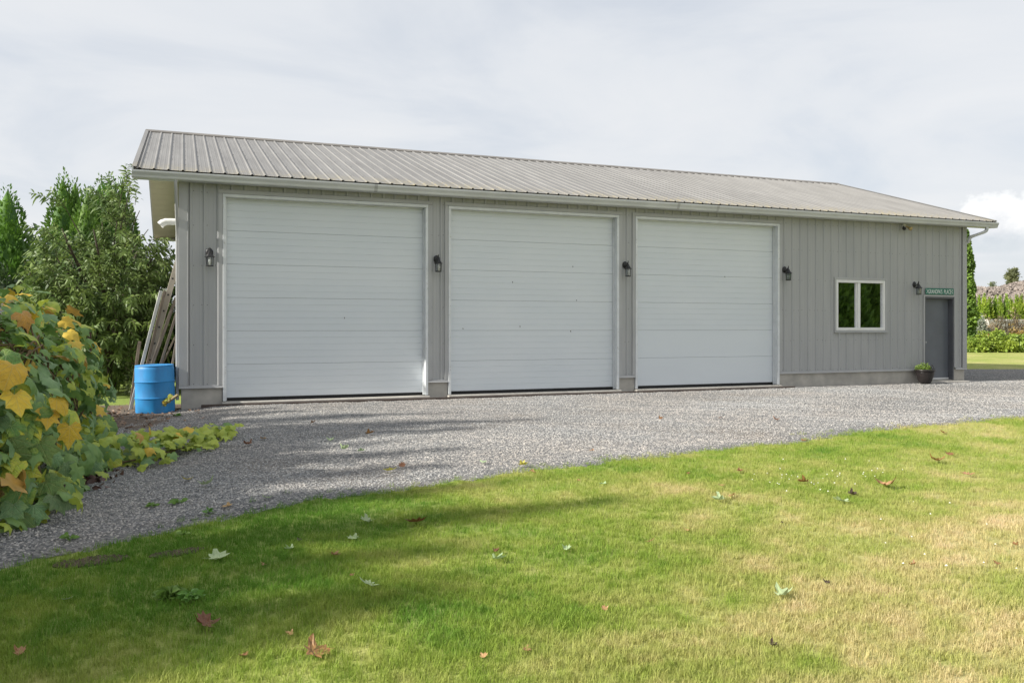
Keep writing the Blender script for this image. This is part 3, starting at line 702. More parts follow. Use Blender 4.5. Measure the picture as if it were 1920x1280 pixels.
# roof sheets
def roof_sheet(x0, x1, front):
    pr = rib_profile(x0, x1, RX0+.10, .019, .024, .008)
    n = Vector((0, -SL, 1)).normalized() if front else Vector((0, SL, 1)).normalized()
    ys = (-.285, RY-.015) if front else (DEP+.285, RY+.015)
    mb = MB(); vs = []
    for s, h in pr:
        for y in ys:
            p = Vector((s, y, roof_z(y)))+n*h; vs.append(p)
    for s, h in pr:
        for y in ys:
            p = Vector((s, y, roof_z(y)))+n*(h-.0025); vs.append(p)
    m = len(pr); o = 2*m
    fs = [(2*i, 2*i+2, 2*i+3, 2*i+1) for i in range(m-1)]+[(o+2*i, o+2*i+1, o+2*i+3, o+2*i+2) for i in range(m-1)]
    fs += [(2*i, o+2*i, o+2*i+2, 2*i+2) for i in range(m-1)]
    if not front: fs = [f[::-1] for f in fs]
    mb.add(vs, fs).build('roof_panel', 'roof_metal', B)
x = RX0+.008; first = True
while x < RX1-.01:
    x2 = min(x+.9144 if not first else x+.60, RX1-.008); first = False
    if RX1-.008-x2 < .1: x2 = RX1-.008
    roof_sheet(x, x2, True); roof_sheet(x, x2, False); x = x2
mb = MB(); nrm = Vector((0, -SL, 1)).normalized(); dn = Vector((0, 1, SL)).normalized()
k = 0
while True:
    s = RX0+.10+PITCH*k+.046; k += 1
    if s > RX1-.05: break
    for y in np.arange(-.2, RY-.1, .61):
        p = Vector((s, y+random.uniform(-.015, .015), roof_z(y)))+nrm*.001
        mb.add([p+Vector((1, 0, 0))*.0105*math.cos(q*math.pi/3)+dn*.0105*math.sin(q*math.pi/3) for q in range(6)]+[p+nrm*.009], [(q, (q+1) % 6, 6) for q in range(6)])
rs = mb.build('roof_screws', 'screw', B); rs['kind'] = 'stuff'
# ridge cap in lapped lengths
x = RX0-.005; 
while x < RX1:
    x2 = min(x+3.05, RX1+.005); mb = MB(); h = .026
    pr = [(RY-.17, roof_z(RY-.17)+h-.018), (RY-.165, roof_z(RY-.165)+h), (RY-.02, RZ+h+.012), (RY+.02, RZ+h+.012), (RY+.165, roof_z(RY+.165)+h), (RY+.17, roof_z(RY+.17)+h-.018), (RY, RZ+.004)]
    mb.extrude_x(pr, x, x2-.004).build('ridge_cap', 'ridge', B); x = x2
# rake trims and gable soffits
def slope_strip(mb, x0, x1, ya, yb, d0, d1):
    """bar that follows the roof from ya to yb, d0..d1 below the sheet"""
    vs = [(x, y, roof_z(y)-d) for x in (x0, x1) for y in (ya, yb) for d in (d0, d1)]
    mb.add(vs, [(0, 2, 3, 1), (4, 5, 7, 6), (0, 4, 6, 2), (1, 3, 7, 5), (0, 1, 5, 4), (2, 6, 7, 3)])
for xa, xb, xs0, xs1 in ((RX0-.018, RX0+.006, RX0+.006, -.03), (RX1-.006, RX1+.018, BX1+.03, RX1-.006)):
    for ya, yb in ((-.29, RY-.001), (RY+.001, DEP+.29)):
        mb = MB(); slope_strip(mb, xa, xb, ya, yb, -.024, .15); mb.build('rake_trim', 'gutter', B)
        mb = MB(); a, b = (xa, xb+.05) if xa < 0 else (xa-.05, xb); slope_strip(mb, a, b, ya+.002, yb-.002, -.0335, -.0245); mb.build('rake_cap', 'roof_metal', B)
        n = 18; st = (yb-ya)/n
        for q in range(n):
            mb = MB(); slope_strip(mb, xs0, xs1, ya+q*st+.006, ya+(q+1)*st, .105, .118); slope_strip(mb, xs0, xs1, ya+q*st-.0, ya+q*st+.0055, .098, .105); mb.build('soffit_board', 'soffit', B)
# eave soffits, fascia, gutters
for sgn, yw in ((-1, 0), (1, DEP)):
    def Y(d): return yw+sgn*d
    x = -GO
    while x < RX1:
        x2 = min(x+2.44, RX1); a, b = sorted((Y(.032), Y(.2))); MB().box(x+.002, x2-.002, a, b, 3.862, 3.872).build('eave_soffit', 'soffit' if sgn > 0 else 'gutter', B); x = x2
    a, b = sorted((Y(.2005), Y(.222))); MB().box(RX0+.008, RX1-.008, a, b, 3.856, 3.985).build('fascia', 'gutter', B)
    gp = [(.223, 3.985), (.223, 3.855), (.300, 3.855), (.312, 3.868), (.318, 3.90), (.342, 3.938), (.350, 3.955), (.350, 3.982), (.342, 3.982), (.342, 3.96), (.334, 3.943), (.308, 3.90), (.300, 3.864), (.229, 3.864), (.229, 3.985)]
    prof = [(Y(d), z) for d, z in gp]
    if sgn > 0: prof = prof[::-1]
    x = RX0-.012
    while x < RX1:
        x2 = min(x+6.8, RX1+.012); gm = MB(); n = len(prof)
        vs = [(x, y, z) for y, z in prof]+[(x2-.003, y, z) for y, z in prof]
        gm.add(vs, [(i, (i+1) % n, n+(i+1) % n, n+i) for i in range(n)]).build('gutter', 'gutter', B); x = x2
    for xa in (RX0-.016, RX1+.0125):
        cp = [(Y(d), z) for d, z in gp[:8]]; MB().extrude_x(cp, xa, xa+.0035).build('gutter_end_cap', 'gutter', B)
    # gutter seam bands
    for xb in ((3.36, 9.9, 10.9) if sgn < 0 else ()):
        o8 = [(Y(d+.002 if d > .25 else d), z-.001 if z < 3.87 else z) for d, z in gp[1:8]]
        bm_ = MB(); n = len(o8); bm_.add([(xb, y, z) for y, z in o8]+[(xb+.06, y, z) for y, z in o8], [(i, i+1, n+i+1, n+i) for i in range(n-1)]).build('gutter_seam', 'trim_grey', B)
# downspouts
def rect_pipe(pts, wx, wy, name, mat):
    mb = MB(); pts = [Vector(p) for p in pts]; vs = []; fs = []
    for i, p in enumerate(pts):
        d = (pts[min(i+1, len(pts)-1)]-pts[max(i-1, 0)]).normalized()
        a = Vector((0, 1, 0)) if abs(d.y) < .9 else Vector((1, 0, 0)); b = d.cross(a).normalized(); a = b.cross(d).normalized()
        for k in range(12):
            th = 2*math.pi*k/12+.26; c, s_ = math.cos(th), math.sin(th); q = 1/max(abs(c), abs(s_))**.6
            vs.append(p+a*c*wy*q+b*s_*wx*q)
    for i in range(len(pts)-1):
        for k in range(12): fs.append((i*12+k, i*12+(k+1) % 12, (i+1)*12+(k+1) % 12, (i+1)*12+k))
    mb.add(vs, fs); return mb.build(name, mat, B, smooth=True)
rect_pipe([(19.05, -.275, 3.862), (19.05, -.275, 3.80), (19.035, -.265, 3.765), (18.99, -.25, 3.735), (18.80, -.16, 3.66), (18.74, -.10, 3.63), (18.715, -.05, 3.59), (18.71, -.03, 3.5), (18.71, .16, 3.45), (18.71, .18, 3.3), (18.71, .18, 0.05)], .034, .036, 'downspout', 'gutter')
rect_pipe([(-.075, -.27, 3.862), (-.075, -.27, 3.78), (-.07, -.22, 3.68), (-.055, -.02, 3.15), (-.05, .06, 3.0), (-.05, .09, 2.9), (-.05, .09, .05)], .028, .03, 'downspout', 'trim_grey')
# hooded vent pipe out of the gable wall
mb = MB(); vy, vz = 1.0, 3.28
mb.tube([(-.02, vy, vz), (-.17, vy, vz), (-.25, vy, vz-.005), (-.31, vy, vz-.03), (-.35, vy, vz-.07)], [.062, .062, .064, .066, .068], 14, cap=False)
mb.build('vent_pipe', 'white_plastic', B, smooth=True)
# window
W = empty('window'); W.parent = B
x0, x1, z0, z1 = WIN
for a, b, c, d in ((x0-.055, x0-.001, z0-.055, z1+.055), (x1+.001, x1+.055, z0-.055, z1+.055), (x0-.001, x1+.001, z1+.001, z1+.055), (x0-.001, x1+.001, z0-.055, z0-.001)):
    MB().bbox(a, b, -.027, .01, c, d, .003).build('surround', 'trim_grey', W)
MB().bbox(x0-.07, x1+.07, -.055, -.0275, z0-.058, z0-.042, .003).build('drip_sill', 'trim_grey', W)
fwid = .065
for a, b, c, d in ((x0, x0+fwid, z0, z1), (x1-fwid, x1, z0, z1), (x0+fwid, x1-fwid, z1-fwid, z1), (x0+fwid, x1-fwid, z0, z0+fwid)):
    MB().bbox(a, b, -.018, .085, c, d, .004).build('frame', 'white_plastic', W)
xm = 15.185
MB().bbox(xm-.045, xm+.035, .0, .07, z0+fwid, z1-fwid, .004).build('meeting_stile', 'white_plastic', W)
MB().bbox(xm-.075, xm-.0455, .025, .078, z0+fwid, z1-fwid, .003).build('sash_edge', 'white_plastic', W)
for a, b, y in ((x0+fwid-.005, xm-.04, .055), (xm+.03, x1-fwid+.005, .032)):
    MB().add([(a, y, z0+fwid-.005), (b, y, z0+fwid-.005), (b, y, z1-fwid+.005), (a, y, z1-fwid+.005)], [(0, 1, 2, 3)]).build('pane', 'window_glass', W)
MB().bbox(x0-.02, x1+.02, .086, .27, z0-.02, z0+.012, .004).build('inner_sill', 'white_plastic', W)
# entry door
Dn = empty('entry_door'); Dn.parent = B
x0, x1, z0, z1 = ENT
for a, b, c, d in ((x0-.045, x0-.001, .0, z1+.045), (x1+.001, x1+.045, Z_SID+.04, z1+.045), (x0-.001, x1+.001, z1+.001, z1+.045)):
    MB().bbox(a, b, -.027, .01, c, d, .003).build('surround', 'trim_grey', Dn)
for a, b, c, d in ((x0, x0+.035, .006, z1-.046), (x1-.035, x1, .006, z1-.046), (x0, x1, z1-.045, z1)):
    MB().bbox(a, b, -.012, .205, c, d, .004).build('frame', 'steel_frame', Dn)
MB().bbox(x0+.036, x1-.036, .135, .175, .05, z1-.047, .003).build('door_leaf', 'steel_door', Dn)
lf = bpy.data.objects['door_leaf']
MB().bbox(x0+.037, x1-.037, .115, .134, .012, .049, .003).build('threshold', 'white_plastic', Dn)
mb = MB(); mb.tube([(x0+.11, .134, .95), (x0+.11, .10, .95)], .028, 12); mb.lathe([(.012, 0), (.014, .01), (.028, .02), (.032, .035), (.024, .05)], 12)
for i in range(len(mb.v)-60, len(mb.v)):
    vx, vy_, vz_ = mb.v[i]; mb.v[i] = (x0+.11+vx, .10-vz_, .95+vy_)
kn = mb.build('door_knob', 'alu', lf, smooth=True)

# ------------------------------------------------------------------ things fixed to the wall
def lantern(x, label, zoff=0, first=[None]):
    if first[0] is not None:
        t = copy_tree(first[0]); t.location = (x, -.021, 2.395+zoff); t['label'] = label; return t
    t = empty('wall_lantern', (x, -.021, 2.395+zoff)); tag(t, label, 'lantern', 'carriage lanterns along the front wall'); first[0] = t
    # domed back plate
    mb = MB(); rows = []
    for q, (k, d) in enumerate(((1, 0), (1, .012), (.82, .022), (.35, .027))):
        rows.append([(.062*k*math.cos(a), -d, .255+.075*k*math.sin(a)) for a in np.linspace(0, 2*math.pi, 21)[:-1]])
    vs = [p for r_ in rows for p in r_]; fs = [(i*20+k, i*20+(k+1) % 20, (i+1)*20+(k+1) % 20, (i+1)*20+k) for i in range(3) for k in range(20)]+[tuple(range(60, 80))]
    mb.add(vs, fs).build('back_plate', 'iron', t, smooth=True)
    yl = -.135
    pts = [(0, -.02, .235), (0, -.05, .225), (0, -.085, .245), (0, -.115, .29), (0, yl, .305), (0, yl, .285)]
    MB().tube(pts, [.010, .010, .009, .009, .009, .010], 8).build('arm', 'iron', t, smooth=True)
    mb = MB(); mb.tube([(0, yl, .30), (0, yl, .325), (0, yl, .335)], [.008, .012, .004], 8); mb.build('finial', 'iron', t, smooth=True)
    mb = MB(); mb.lathe([(.085, .158), (.088, .164), (.07, .18), (.06, .186), (.052, .205), (.036, .222), (.034, .24), (.014, .262), (.010, .29)], 6, (0, yl)); mb.build('cap', 'iron', t)
    mb = MB(); mb.lathe([(.060, 0), (.066, .004), (.066, .014), (.056, .018)], 6, (0, yl)); mb.build('base_ring', 'iron', t)
    for k in range(6):
        a = 2*math.pi*k/6; ca, sa = math.cos(a), math.sin(a)
        MB().tube([(.056*ca, yl+.056*sa, .014), (.062*ca, yl+.062*sa, .16)], .0045, 5).build('bar', 'iron', t)
    mb = MB(); vs = [(r_*math.cos(2*math.pi*k/6), yl+r_*math.sin(2*math.pi*k/6), z) for r_, z in ((.052, .016), (.058, .16)) for k in range(6)]
    mb.add(vs, [(k, (k+1) % 6, 6+(k+1) % 6, 6+k) for k in range(6)]).build('glass', 'lantern_glass', t)
    mb = MB(); mb.lathe([(.012, .02), (.013, .055), (.018, .07), (.024, .09), (.022, .11), (.012, .122), (.002, .126)], 10, (0, yl)); mb.build('bulb', 'white_plastic', t, smooth=True)
    return t
lantern(.48, 'black carriage lantern on the wall strip beside the blue barrel corner')
lantern(4.645, 'black carriage lantern on the narrow pier beside the garage door with dark dents, barrel side')
lantern(8.80, 'black carriage lantern between the dented garage door and the one with smooth lower sections')
lantern(12.96, 'black carriage lantern between the garage door with smooth lower sections and the window')
lantern(16.90, 'black carriage lantern beside the green sign over the entry door', -.272)
# security light: two bulb holders on a round box
t = empty('security_light', (16.55, -.022, 3.765)); tag(t, 'small twin security flood light tucked under the eave above the window side', 'security light')
mb = MB(); mb.tube([(0, 0, .045), (0, -.03, .045)], .05, 16); mb.build('junction_box', 'white_plastic', t, smooth=False)
mb = MB(); mb.tube([(.02, -.03, .04), (.05, -.07, .02), (.06, -.10, .0)], [.012, .02, .024], 10); mb.tube([(.06, -.095, .0), (.07, -.15, -.03), (.075, -.17, -.04)], [.026, .048, .052], 12); mb.build('lamp_holder', 'amber', t, smooth=True)
mb = MB(); mb.tube([(-.02, -.03, .04), (-.06, -.06, .02), (-.08, -.08, .0)], [.012, .018, .022], 10); mb.tube([(-.08, -.075, .0), (-.11, -.12, -.03), (-.118, -.14, -.04)], [.024, .04, .044], 12); mb.build('sensor_head', 'rubber', t, smooth=True)
# street-name style sign over the entry door
t = empty('green_sign', (17.255, -.03, 2.142)); tag(t, "green metal sign reading GRANDPA'S PLACE in white over the entry door", 'sign')
SW, SH = .945, .158
MB().bbox(0, SW, -.006, .0, 0, SH, .002).build('plate', 'sign_green', t)
fc = bpy.data.curves.new('lettering', 'FONT'); fc.body = "GRANDPA'S  PLACE"; fc.size = .16; fc.extrude = .0006; fc.offset = .0004; fc.resolution_u = 4
fo = bpy.data.objects.new('lettering_tmp', fc); COL.objects.link(fo)
bpy.context.view_layer.update(); dg_ = bpy.context.evaluated_depsgraph_get(); tm = bpy.data.meshes.new_from_object(fo.evaluated_get(dg_)); bpy.data.objects.remove(fo)
co = np.array([v.co[:] for v in tm.vertices]); mn, mxx = co.min(0), co.max(0)
X0, X1, Z0, Z1 = .085, SW-.085, .022, SH-.026
co2 = np.c_[X0+(co[:, 0]-mn[0])/(mxx[0]-mn[0])*(X1-X0), -.0072-(co[:, 2]-mn[2])*.5, Z0+(co[:, 1]-mn[1])/(mxx[1]-mn[1])*(Z1-Z0)]
tm.vertices.foreach_set('co', co2.astype(np.float32).ravel()); tm.update(); tm.name = 'lettering'; tm.materials.clear(); tm.materials.append(MATS['sign_white']); link('lettering', tm, t)
for xa, s in ((.028, 1), (SW-.028, -1)):
    mb = MB(); w_ = .014
    for za, zb in ((.028, .08), (.08, .132)):
        xa2 = lambda z: xa+s*.034*(1-abs(z-.08)/.052)
        mb.add([(xa2(za), -.0072, za), (xa2(za)+s*w_, -.0072, za), (xa2(zb)+s*w_, -.0072, zb), (xa2(zb), -.0072, zb)], [(0, 1, 2, 3)])
    mb.build('chevron', 'sign_white', t)

# ------------------------------------------------------------------ pot by the door
pp = Vector((16.99, -.26, -.052)); t = empty('plant_pot', pp); tag(t, 'glossy black plant pot with a low leafy plant beside the entry door', 'plant pot')
mb = MB(); mb.lathe([(.10, 0), (.115, .004), (.15, .06), (.185, .15), (.205, .24), (.212, .30), (.238, .31), (.245, .325), (.24, .345), (.215, .348), (.20, .335), (.19, .29), (.01, .285)], 28); mb.build('pot_body', 'pot', t, smooth=True)
mb = MB(); mb.lathe([(.20, .268), (.213, .272), (.214, .28), (.205, .284)], 28); mb.build('pot_band', 'pot', t, smooth=True)
mb = MB(); mb.lathe([(.195, .27), (.19, .31), (.10, .32), (.01, .322)], 20); mb.build('potting_soil', 'soil', t, smooth=True)
def leaf_cloud(mb, n, fpos, size, rr, fold=.25, up=.5, aspect=.5):
    for _ in range(n):
        p = Vector(fpos()); d = Vector((rr.gauss(0, 1), rr.gauss(0, 1), rr.gauss(0, .6)+up)).normalized(); s = size*rr.uniform(.6, 1.3)
        a = d.orthogonal().normalized(); a = (Matrix.Rotation(rr.uniform(0, 6.28), 3, d)@a); b = d.cross(a)
        mb.add([p, p+d*s*.45+a*s*aspect*.5+b*s*fold*.3, p+d*s, p+d*s*.45-a*s*aspect*.5+b*s*fold*.3], [(0, 1, 2), (0, 2, 3)])
rr = random.Random(4); mb = MB()
def fp():
    a = rr.uniform(0, 6.28); q = math.sqrt(rr.random()); return (-.06+q*.19*math.cos(a), q*.16*math.sin(a), .33+rr.random()*.17*(1-q*q*.6))
leaf_cloud(mb, 420, fp, .05, rr); mb.build('foliage', 'ivy_leaf', t)
for (ox, r_) in ((.15, .085), (.12, .055)):
    MB().tube([(ox+r_*math.cos(a)*.9, -.07+.02*math.sin(a*2), .34+r_*1.35*math.sin(a)) for a in np.linspace(0, math.pi, 14)], .009, 6).build('iron_hoop', 'iron', t, smooth=True)

# ------------------------------------------------------------------ clutter at the corner: barrel, ladder, boards
bz = gzf(-.42, -.05)
t = empty('plastic_barrel', (-.40, -.08, bz)); tag(t, 'blue plastic barrel with moulded hoops standing at the corner of the workshop', 'barrel'); t.rotation_euler = (R(.8), R(-1.2), 0)
mb = MB(); mb.lathe([(.285, 0), (.303, .004), (.314, .02), (.318, .05), (.318, .26), (.3185, .262), (.327, .268), (.327, .282), (.3185, .288), (.318, .29), (.318, .54), (.3185, .542), (.327, .548), (.327, .562), (.3185, .568), (.318, .57), (.316, .76), (.308, .806), (.300, .818), (.296, .80), (.294, .78), (.294, .30), (.02, .29)], 48)
bo = mb.build('barrel_body', 'barrel_blue', t, smooth=True); bo.data.set_sharp_from_angle(angle=R(28))
mb = MB(); mb.lathe([(.294, .812), (.310, .814), (.312, .822), (.306, .832), (.294, .832)], 40); mb.build('rim', 'barrel_blue', t, smooth=True)
def leaning(name, mat, u0, v0, u1, v1, ytop, wdt, thk, label, cat, ybase=None, group=None, extend=1.0):
    """a long board leaning on the gable wall: foot on the ground, head against x = 0"""
    yb = ytop if ybase is None else ybase
    def on(u, v, y): r0 = ray(u, v); return CAM+r0*((y-CAM.y)/r0.y)
    a, b = on(u0, v0, yb), on(u1, v1, ytop); b.x = min(b.x, -.05)
    d = (b-a).normalized(); zg = gzf(a.x, a.y)
    a = a+d*((zg+.01-a.z)/d.z) if abs(d.z) > .2 else a
    ln_ = (b-a).length; mb = MB(); mb.bbox(-thk/2, thk/2, -wdt/2, wdt/2, 0, ln_, .004)
    o = mb.build(name, mat); q = d.to_track_quat('Z', 'Y'); 
    X = d.cross(Vector((0, 1, 0))).normalized(); Yv = d.cross(X); M = Matrix((X, -Yv, d)).transposed().to_4x4(); M.translation = a
    o.matrix_world = M; tag(o, label, cat, group); return o, ln_
leaning('aluminium_board', 'alu', 262, 700, 302, 545, .55, .10, .055, 'pale aluminium channel leaning behind the blue barrel', 'channel')
leaning('wooden_plank', 'wood_grey', 272, 700, 309, 545, .75, .05, .05, 'grey weathered post leaning beside the pale aluminium channel', 'plank')
leaning('wooden_plank', 'wood_grey', 283, 690, 330, 558, .62, .16, .055, 'wide brown grey plank leaning between the ladder and the workshop wall', 'plank', ybase=.45)
leaning('wooden_plank', 'wood_grey', 299, 690, 333, 582, .35, .09, .045, 'narrow brown plank leaning in front of the wide plank', 'plank', ybase=.3)
leaning('wooden_plank', 'wood_grey', 322, 690, 336, 628, .22, .05, .04, 'short pale lath standing close to the workshop corner', 'plank', ybase=.2)
leaning('wooden_plank', 'wood_grey', 301, 690, 335, 622, .9, .03, .03, 'thin dark stick leaning behind the short pale lath', 'plank')
leaning('wooden_plank', 'wood_grey', 246, 752, 262, 640, .9, .12, .05, 'dark plank foot sticking out to the left of the blue barrel', 'plank')
# ladder
def on(u, v, y): r0 = ray(u, v); return CAM+r0*((y-CAM.y)/r0.y)
ya = .95; a = on(262, 745, ya); b = on(333, 492, ya); b.x = min(b.x, -.05); d = (b-a).normalized(); a = a+d*((gzf(a.x, a.y)+.01-a.z)/d.z)
t = empty('ladder', a); tag(t, 'tan extension ladder with round rung ends leaning on the gable wall', 'ladder')
X = d.cross(Vector((0, 1, 0))).normalized(); Yv = d.cross(X); M = Matrix((X, -Yv, d)).transposed().to_4x4(); M.translation = a; t.matrix_world = M
ll = (b-a).length+.15
for yy in (-.21, .21):
    mb = MB(); mb.bbox(-.045, .045, yy-.008, yy+.008, 0, ll, .003); mb.bbox(-.045, -.037, yy+.0085, yy+.028, 0, ll, .002); mb.bbox(.037, .045, yy+.0085, yy+.028, 0, ll, .002); mb.build('rail', 'ladder_tan', t)
z = .3
while z < ll-.1:
    MB().tube([(0, -.226, z), (0, .226, z)], .017, 10).build('rung', 'rubber', t); z += .305
# pale tote on a stack behind the barrel
o = MB().bbox(-.11, .11, -.09, .09, 0, .17, .012).build('paint_pail', 'white_plastic'); p = on(313, 672, .55); o.location = (-.17, .62, gzf(-.17, .62)+.62)
bpy.data.objects.remove(o)
# stake with a tie
pa, pb = grd(284, 776), on(334, 740, -.47); t = empty('wooden_stake', pa); tag(t, 'pale wooden stake with yellow green leaves propped across the front of the blue barrel', 'stake')
MB().tube([Vector((0, 0, .01)), (pb-pa)*.5+Vector((0, 0, .012)), pb-pa], [.024, .022, .026], 8).build('shaft', 'stem_pale', t)
STAKE = (t, pa, pb)

# ------------------------------------------------------------------ foliage builders
def ribbon_leaf(P, D, Nn, ln_, wd, droop):
    """lanceolate leaf, arrays (n,3): returns verts (n,7,3) and faces"""
    S = np.cross(D, Nn); S /= np.linalg.norm(S, axis=1, keepdims=True)+1e-9
    out = []
    down = np.array([0, 0, -1.])
    for t_, w_ in ((0, 0), (.33, .5), (.7, .42), (1, 0)):
        c = P+D*(ln_*t_)[:, None]+down*(droop*ln_*t_*t_)[:, None]
        if w_ == 0: out.append(c)
        else: out += [c+S*(wd*w_)[:, None]+Nn*(wd*.18)[:, None], c-S*(wd*w_)[:, None]+Nn*(wd*.18)[:, None]]
    V = np.stack(out, 1)
    return V, np.array([(0, 2, 1), (1, 2, 3), (2, 4, 3), (3, 4, 5)])
def unit(a): return a/(np.linalg.norm(a, axis=-1, keepdims=True)+1e-9)
def rand_unit(r, n): return unit(r.normal(size=(n, 3)))
def leaf_mesh(name, mat, P, D, ln_, wd, droop, r):
    Nn = unit(np.cross(D, rand_unit(r, len(P)))); V, f = ribbon_leaf(P, D, Nn, ln_, wd, droop)
    n, k = V.shape[:2]
    Fc = (np.arange(n)[:, None, None]*k+f[None]).reshape(-1, 3); return np_mesh(name, V.reshape(-1, 3), Fc, mat)
def cedar_mesh(name, mat, h, rad, n, seed, lead=3, spray=.2, point=.68):
    """conical cedar: flat upright sprays over the whole cone, ragged tips on top"""
    r = np.random.default_rng(seed)
    z = h*(1-np.sqrt(r.random(n)))**.9; z = np.clip(z, .02*h, h*.985)
    th = r.random(n)*2*np.pi
    lob = 1+.10*np.sin(5*th+z*2.1)+.08*np.sin(11*th-z*3.7)+.06*np.sin(z*6+th*3)
    rr_ = rad*np.clip(1-(z/h), 0, 1)**point*np.minimum(1, .72+z/(.18*h))*lob*(.80+.24*r.random(n))
    P = np.c_[rr_*np.cos(th), rr_*np.sin(th), z]
    out = np.c_[np.cos(th), np.sin(th), np.zeros(n)]
    D = unit(out*.75+np.array([0, 0, 1.])*(.75+.5*r.random(n))[:, None]+r.normal(size=(n, 3))*.28)
    ln_ = spray*(.6+.8*r.random(n))*np.clip(.45+(1-z/h), .4, 1); wd = ln_*.42
    k = []
    for j in range(lead):
        a = r.random()*6.28; q = rad*.22*r.random(); hh = h*(.93+.10*r.random()); m = 46
        zz = np.linspace(h*.80, hh, m); tt_ = r.random(m)*6.28; rq = .13*rad*(1-np.linspace(0, 1, m))+.02
        k.append((np.c_[q*math.cos(a)+rq*np.cos(tt_), q*math.sin(a)+rq*np.sin(tt_), zz], unit(np.c_[np.cos(tt_)*.5, np.sin(tt_)*.5, np.ones(m)]), np.full(m, spray*.62), np.full(m, spray*.22)))
    if k:
        P = np.r_[P, *[q[0] for q in k]]; D = np.r_[D, *[q[1] for q in k]]; ln_ = np.r_[ln_, *[q[2] for q in k]]; wd = np.r_[wd, *[q[3] for q in k]]
    return leaf_mesh(name, mat, P, D, ln_, wd, np.full(len(P), -.05), r)
def cone_core(h, rad, n=14):
    return [(rad*.74, .05*h), (rad*.78, .18*h), (rad*.60, .40*h), (rad*.36, .66*h), (rad*.12, .9*h), (.01, .96*h)]
def cedar(name, pos_, h, rad, mat, label, group, proto, n=2600, seed=1, lead=3, spray=.2, cat='tree', rz=None):
    key = (mat, seed)
    if key not in proto:
        t = empty(name, pos_); mb = MB(); mb.tube([(0, 0, -.1), (0, 0, .4*h), (0, 0, .93*h)], [.05*rad+.05, .04*rad+.03, .01], 8); mb.build('trunk', 'bark', t)
        mb = MB(); mb.lathe(cone_core(h, rad), 16); link('inner_crown', mb.mesh('inner_crown', mat, True), t)
        link('crown', cedar_mesh('crown', mat, h, rad, n, seed, lead, spray), t); proto[key] = (t, h, rad)
    else:
        p0, h0, r0 = proto[key]; t = copy_tree(p0); t.location = pos_; t.scale = (rad/r0, rad/r0, h/h0)
    t.rotation_euler = (0, 0, random.uniform(0, 6.28) if rz is None else rz); tag(t, label, cat, group); return t
def base_at(u, d):
    p = atd(u, HORIZON, d); p.z = gzf(p.x, p.y); return p
def z_at(v, d): return CAM.z+(HORIZON-v)/F_PX*d
PR = {}
# cedars behind the peach tree (tops seen against the sky)
for k, (u, vt, d, rad) in enumerate(((14, 343, 25, 1.35), (-40, 348, 25.5, 1.35), (118, 322, 30, 1.3), (140, 330, 30.5, 1.2), (164, 346, 29, 1.25), (186, 332, 30.5, 1.25), (205, 322, 30, 1.2), (228, 330, 31, 1.2), (-98, 340, 26, 1.35), (-155, 350, 26.5, 1.35), (-215, 338, 27, 1.4), (-280, 346, 27, 1.4), (-350, 340, 27.5, 1.4), (-420, 350, 28, 1.4))):
    p = base_at(u, d); lab = ('tall dark cedar standing alone left of the sky gap' if k == 0 else 'tall cedar growing against the lone dark cedar' if k == 1 else 'tall pointed cedar rising behind the peach tree' if k < 8 else 'tall cedar continuing the row past the lone dark cedar')
    cedar('cedar_tree', p, z_at(vt, d)-p.z, rad, 'cedar_leaf', lab, ('cedars behind the peach tree' if k < 8 else 'cedars continuing the row') if k > 1 else None, PR, 6500, 11+k % 3, 3 if k else 1, .2)
# dark evergreen shrubs under and behind the peach tree
def shrub(name, pos_, rx, ry, h, mat, n, size, label, cat='shrub', group=None, seed=0, aspect=.5, stems=5, up=.3):
    r = np.random.default_rng(seed); t = empty(name, pos_)
    dv = rand_unit(r, n); dv[:, 2] = np.abs(dv[:, 2])*1.0
    lum = 1+.22*np.sin(dv[:, 0]*5+seed)*np.sin(dv[:, 1]*6+seed*2)+.14*np.sin(dv[:, 2]*11+dv[:, 0]*7)
    q = (.55+.45*r.random(n)**.5)*lum
    P = np.c_[dv[:, 0]*rx*q, dv[:, 1]*ry*q, .02+dv[:, 2]*h*q*.95]
    D = unit(dv*.8+r.normal(size=(n, 3))*.6+np.array([0, 0, up])); ln_ = size*(.6+.8*r.random(n))
    link('foliage', leaf_mesh('foliage', mat, P, D, ln_, ln_*aspect, .15+.2*r.random(n), r), t)
    for k in range(stems):
        a = r.random()*6.28; e = Vector((math.cos(a)*rx*.6, math.sin(a)*ry*.6, h*(.5+.4*r.random())))
        MB().tube([(0, 0, -.05), e*.5+Vector((0, 0, .1*h)), e], [.02, .014, .006], 6).build('stem', 'stem', t)
    tag(t, label, cat, group); return t
for k, (u, d, rx, h, lab) in enumerate(((120, 23.5, 1.9, 3.7, 'dark evergreen shrub under the peach tree beside the vine heap'), (190, 24.0, 1.8, 3.5, 'dark evergreen shrub in the shade behind the peach tree trunk'), (258, 25, 1.9, 3.9, 'dark evergreen shrub between the peach tree and the leaning ladder'), (30, 22, 1.9, 2.9, 'dark evergreen shrub in front of the lone cedar'))):
    shrub('evergreen_shrub', base_at(u, d), rx, rx*.8, h, 'dark_leaf', 6500, .2, lab, seed=40+k)
shrub('variegated_shrub', base_at(252, 18.6), .17, .17, 1.35, 'variegated', 420, .07, 'narrow pale variegated shrub beside the leaning boards', seed=51, stems=2)
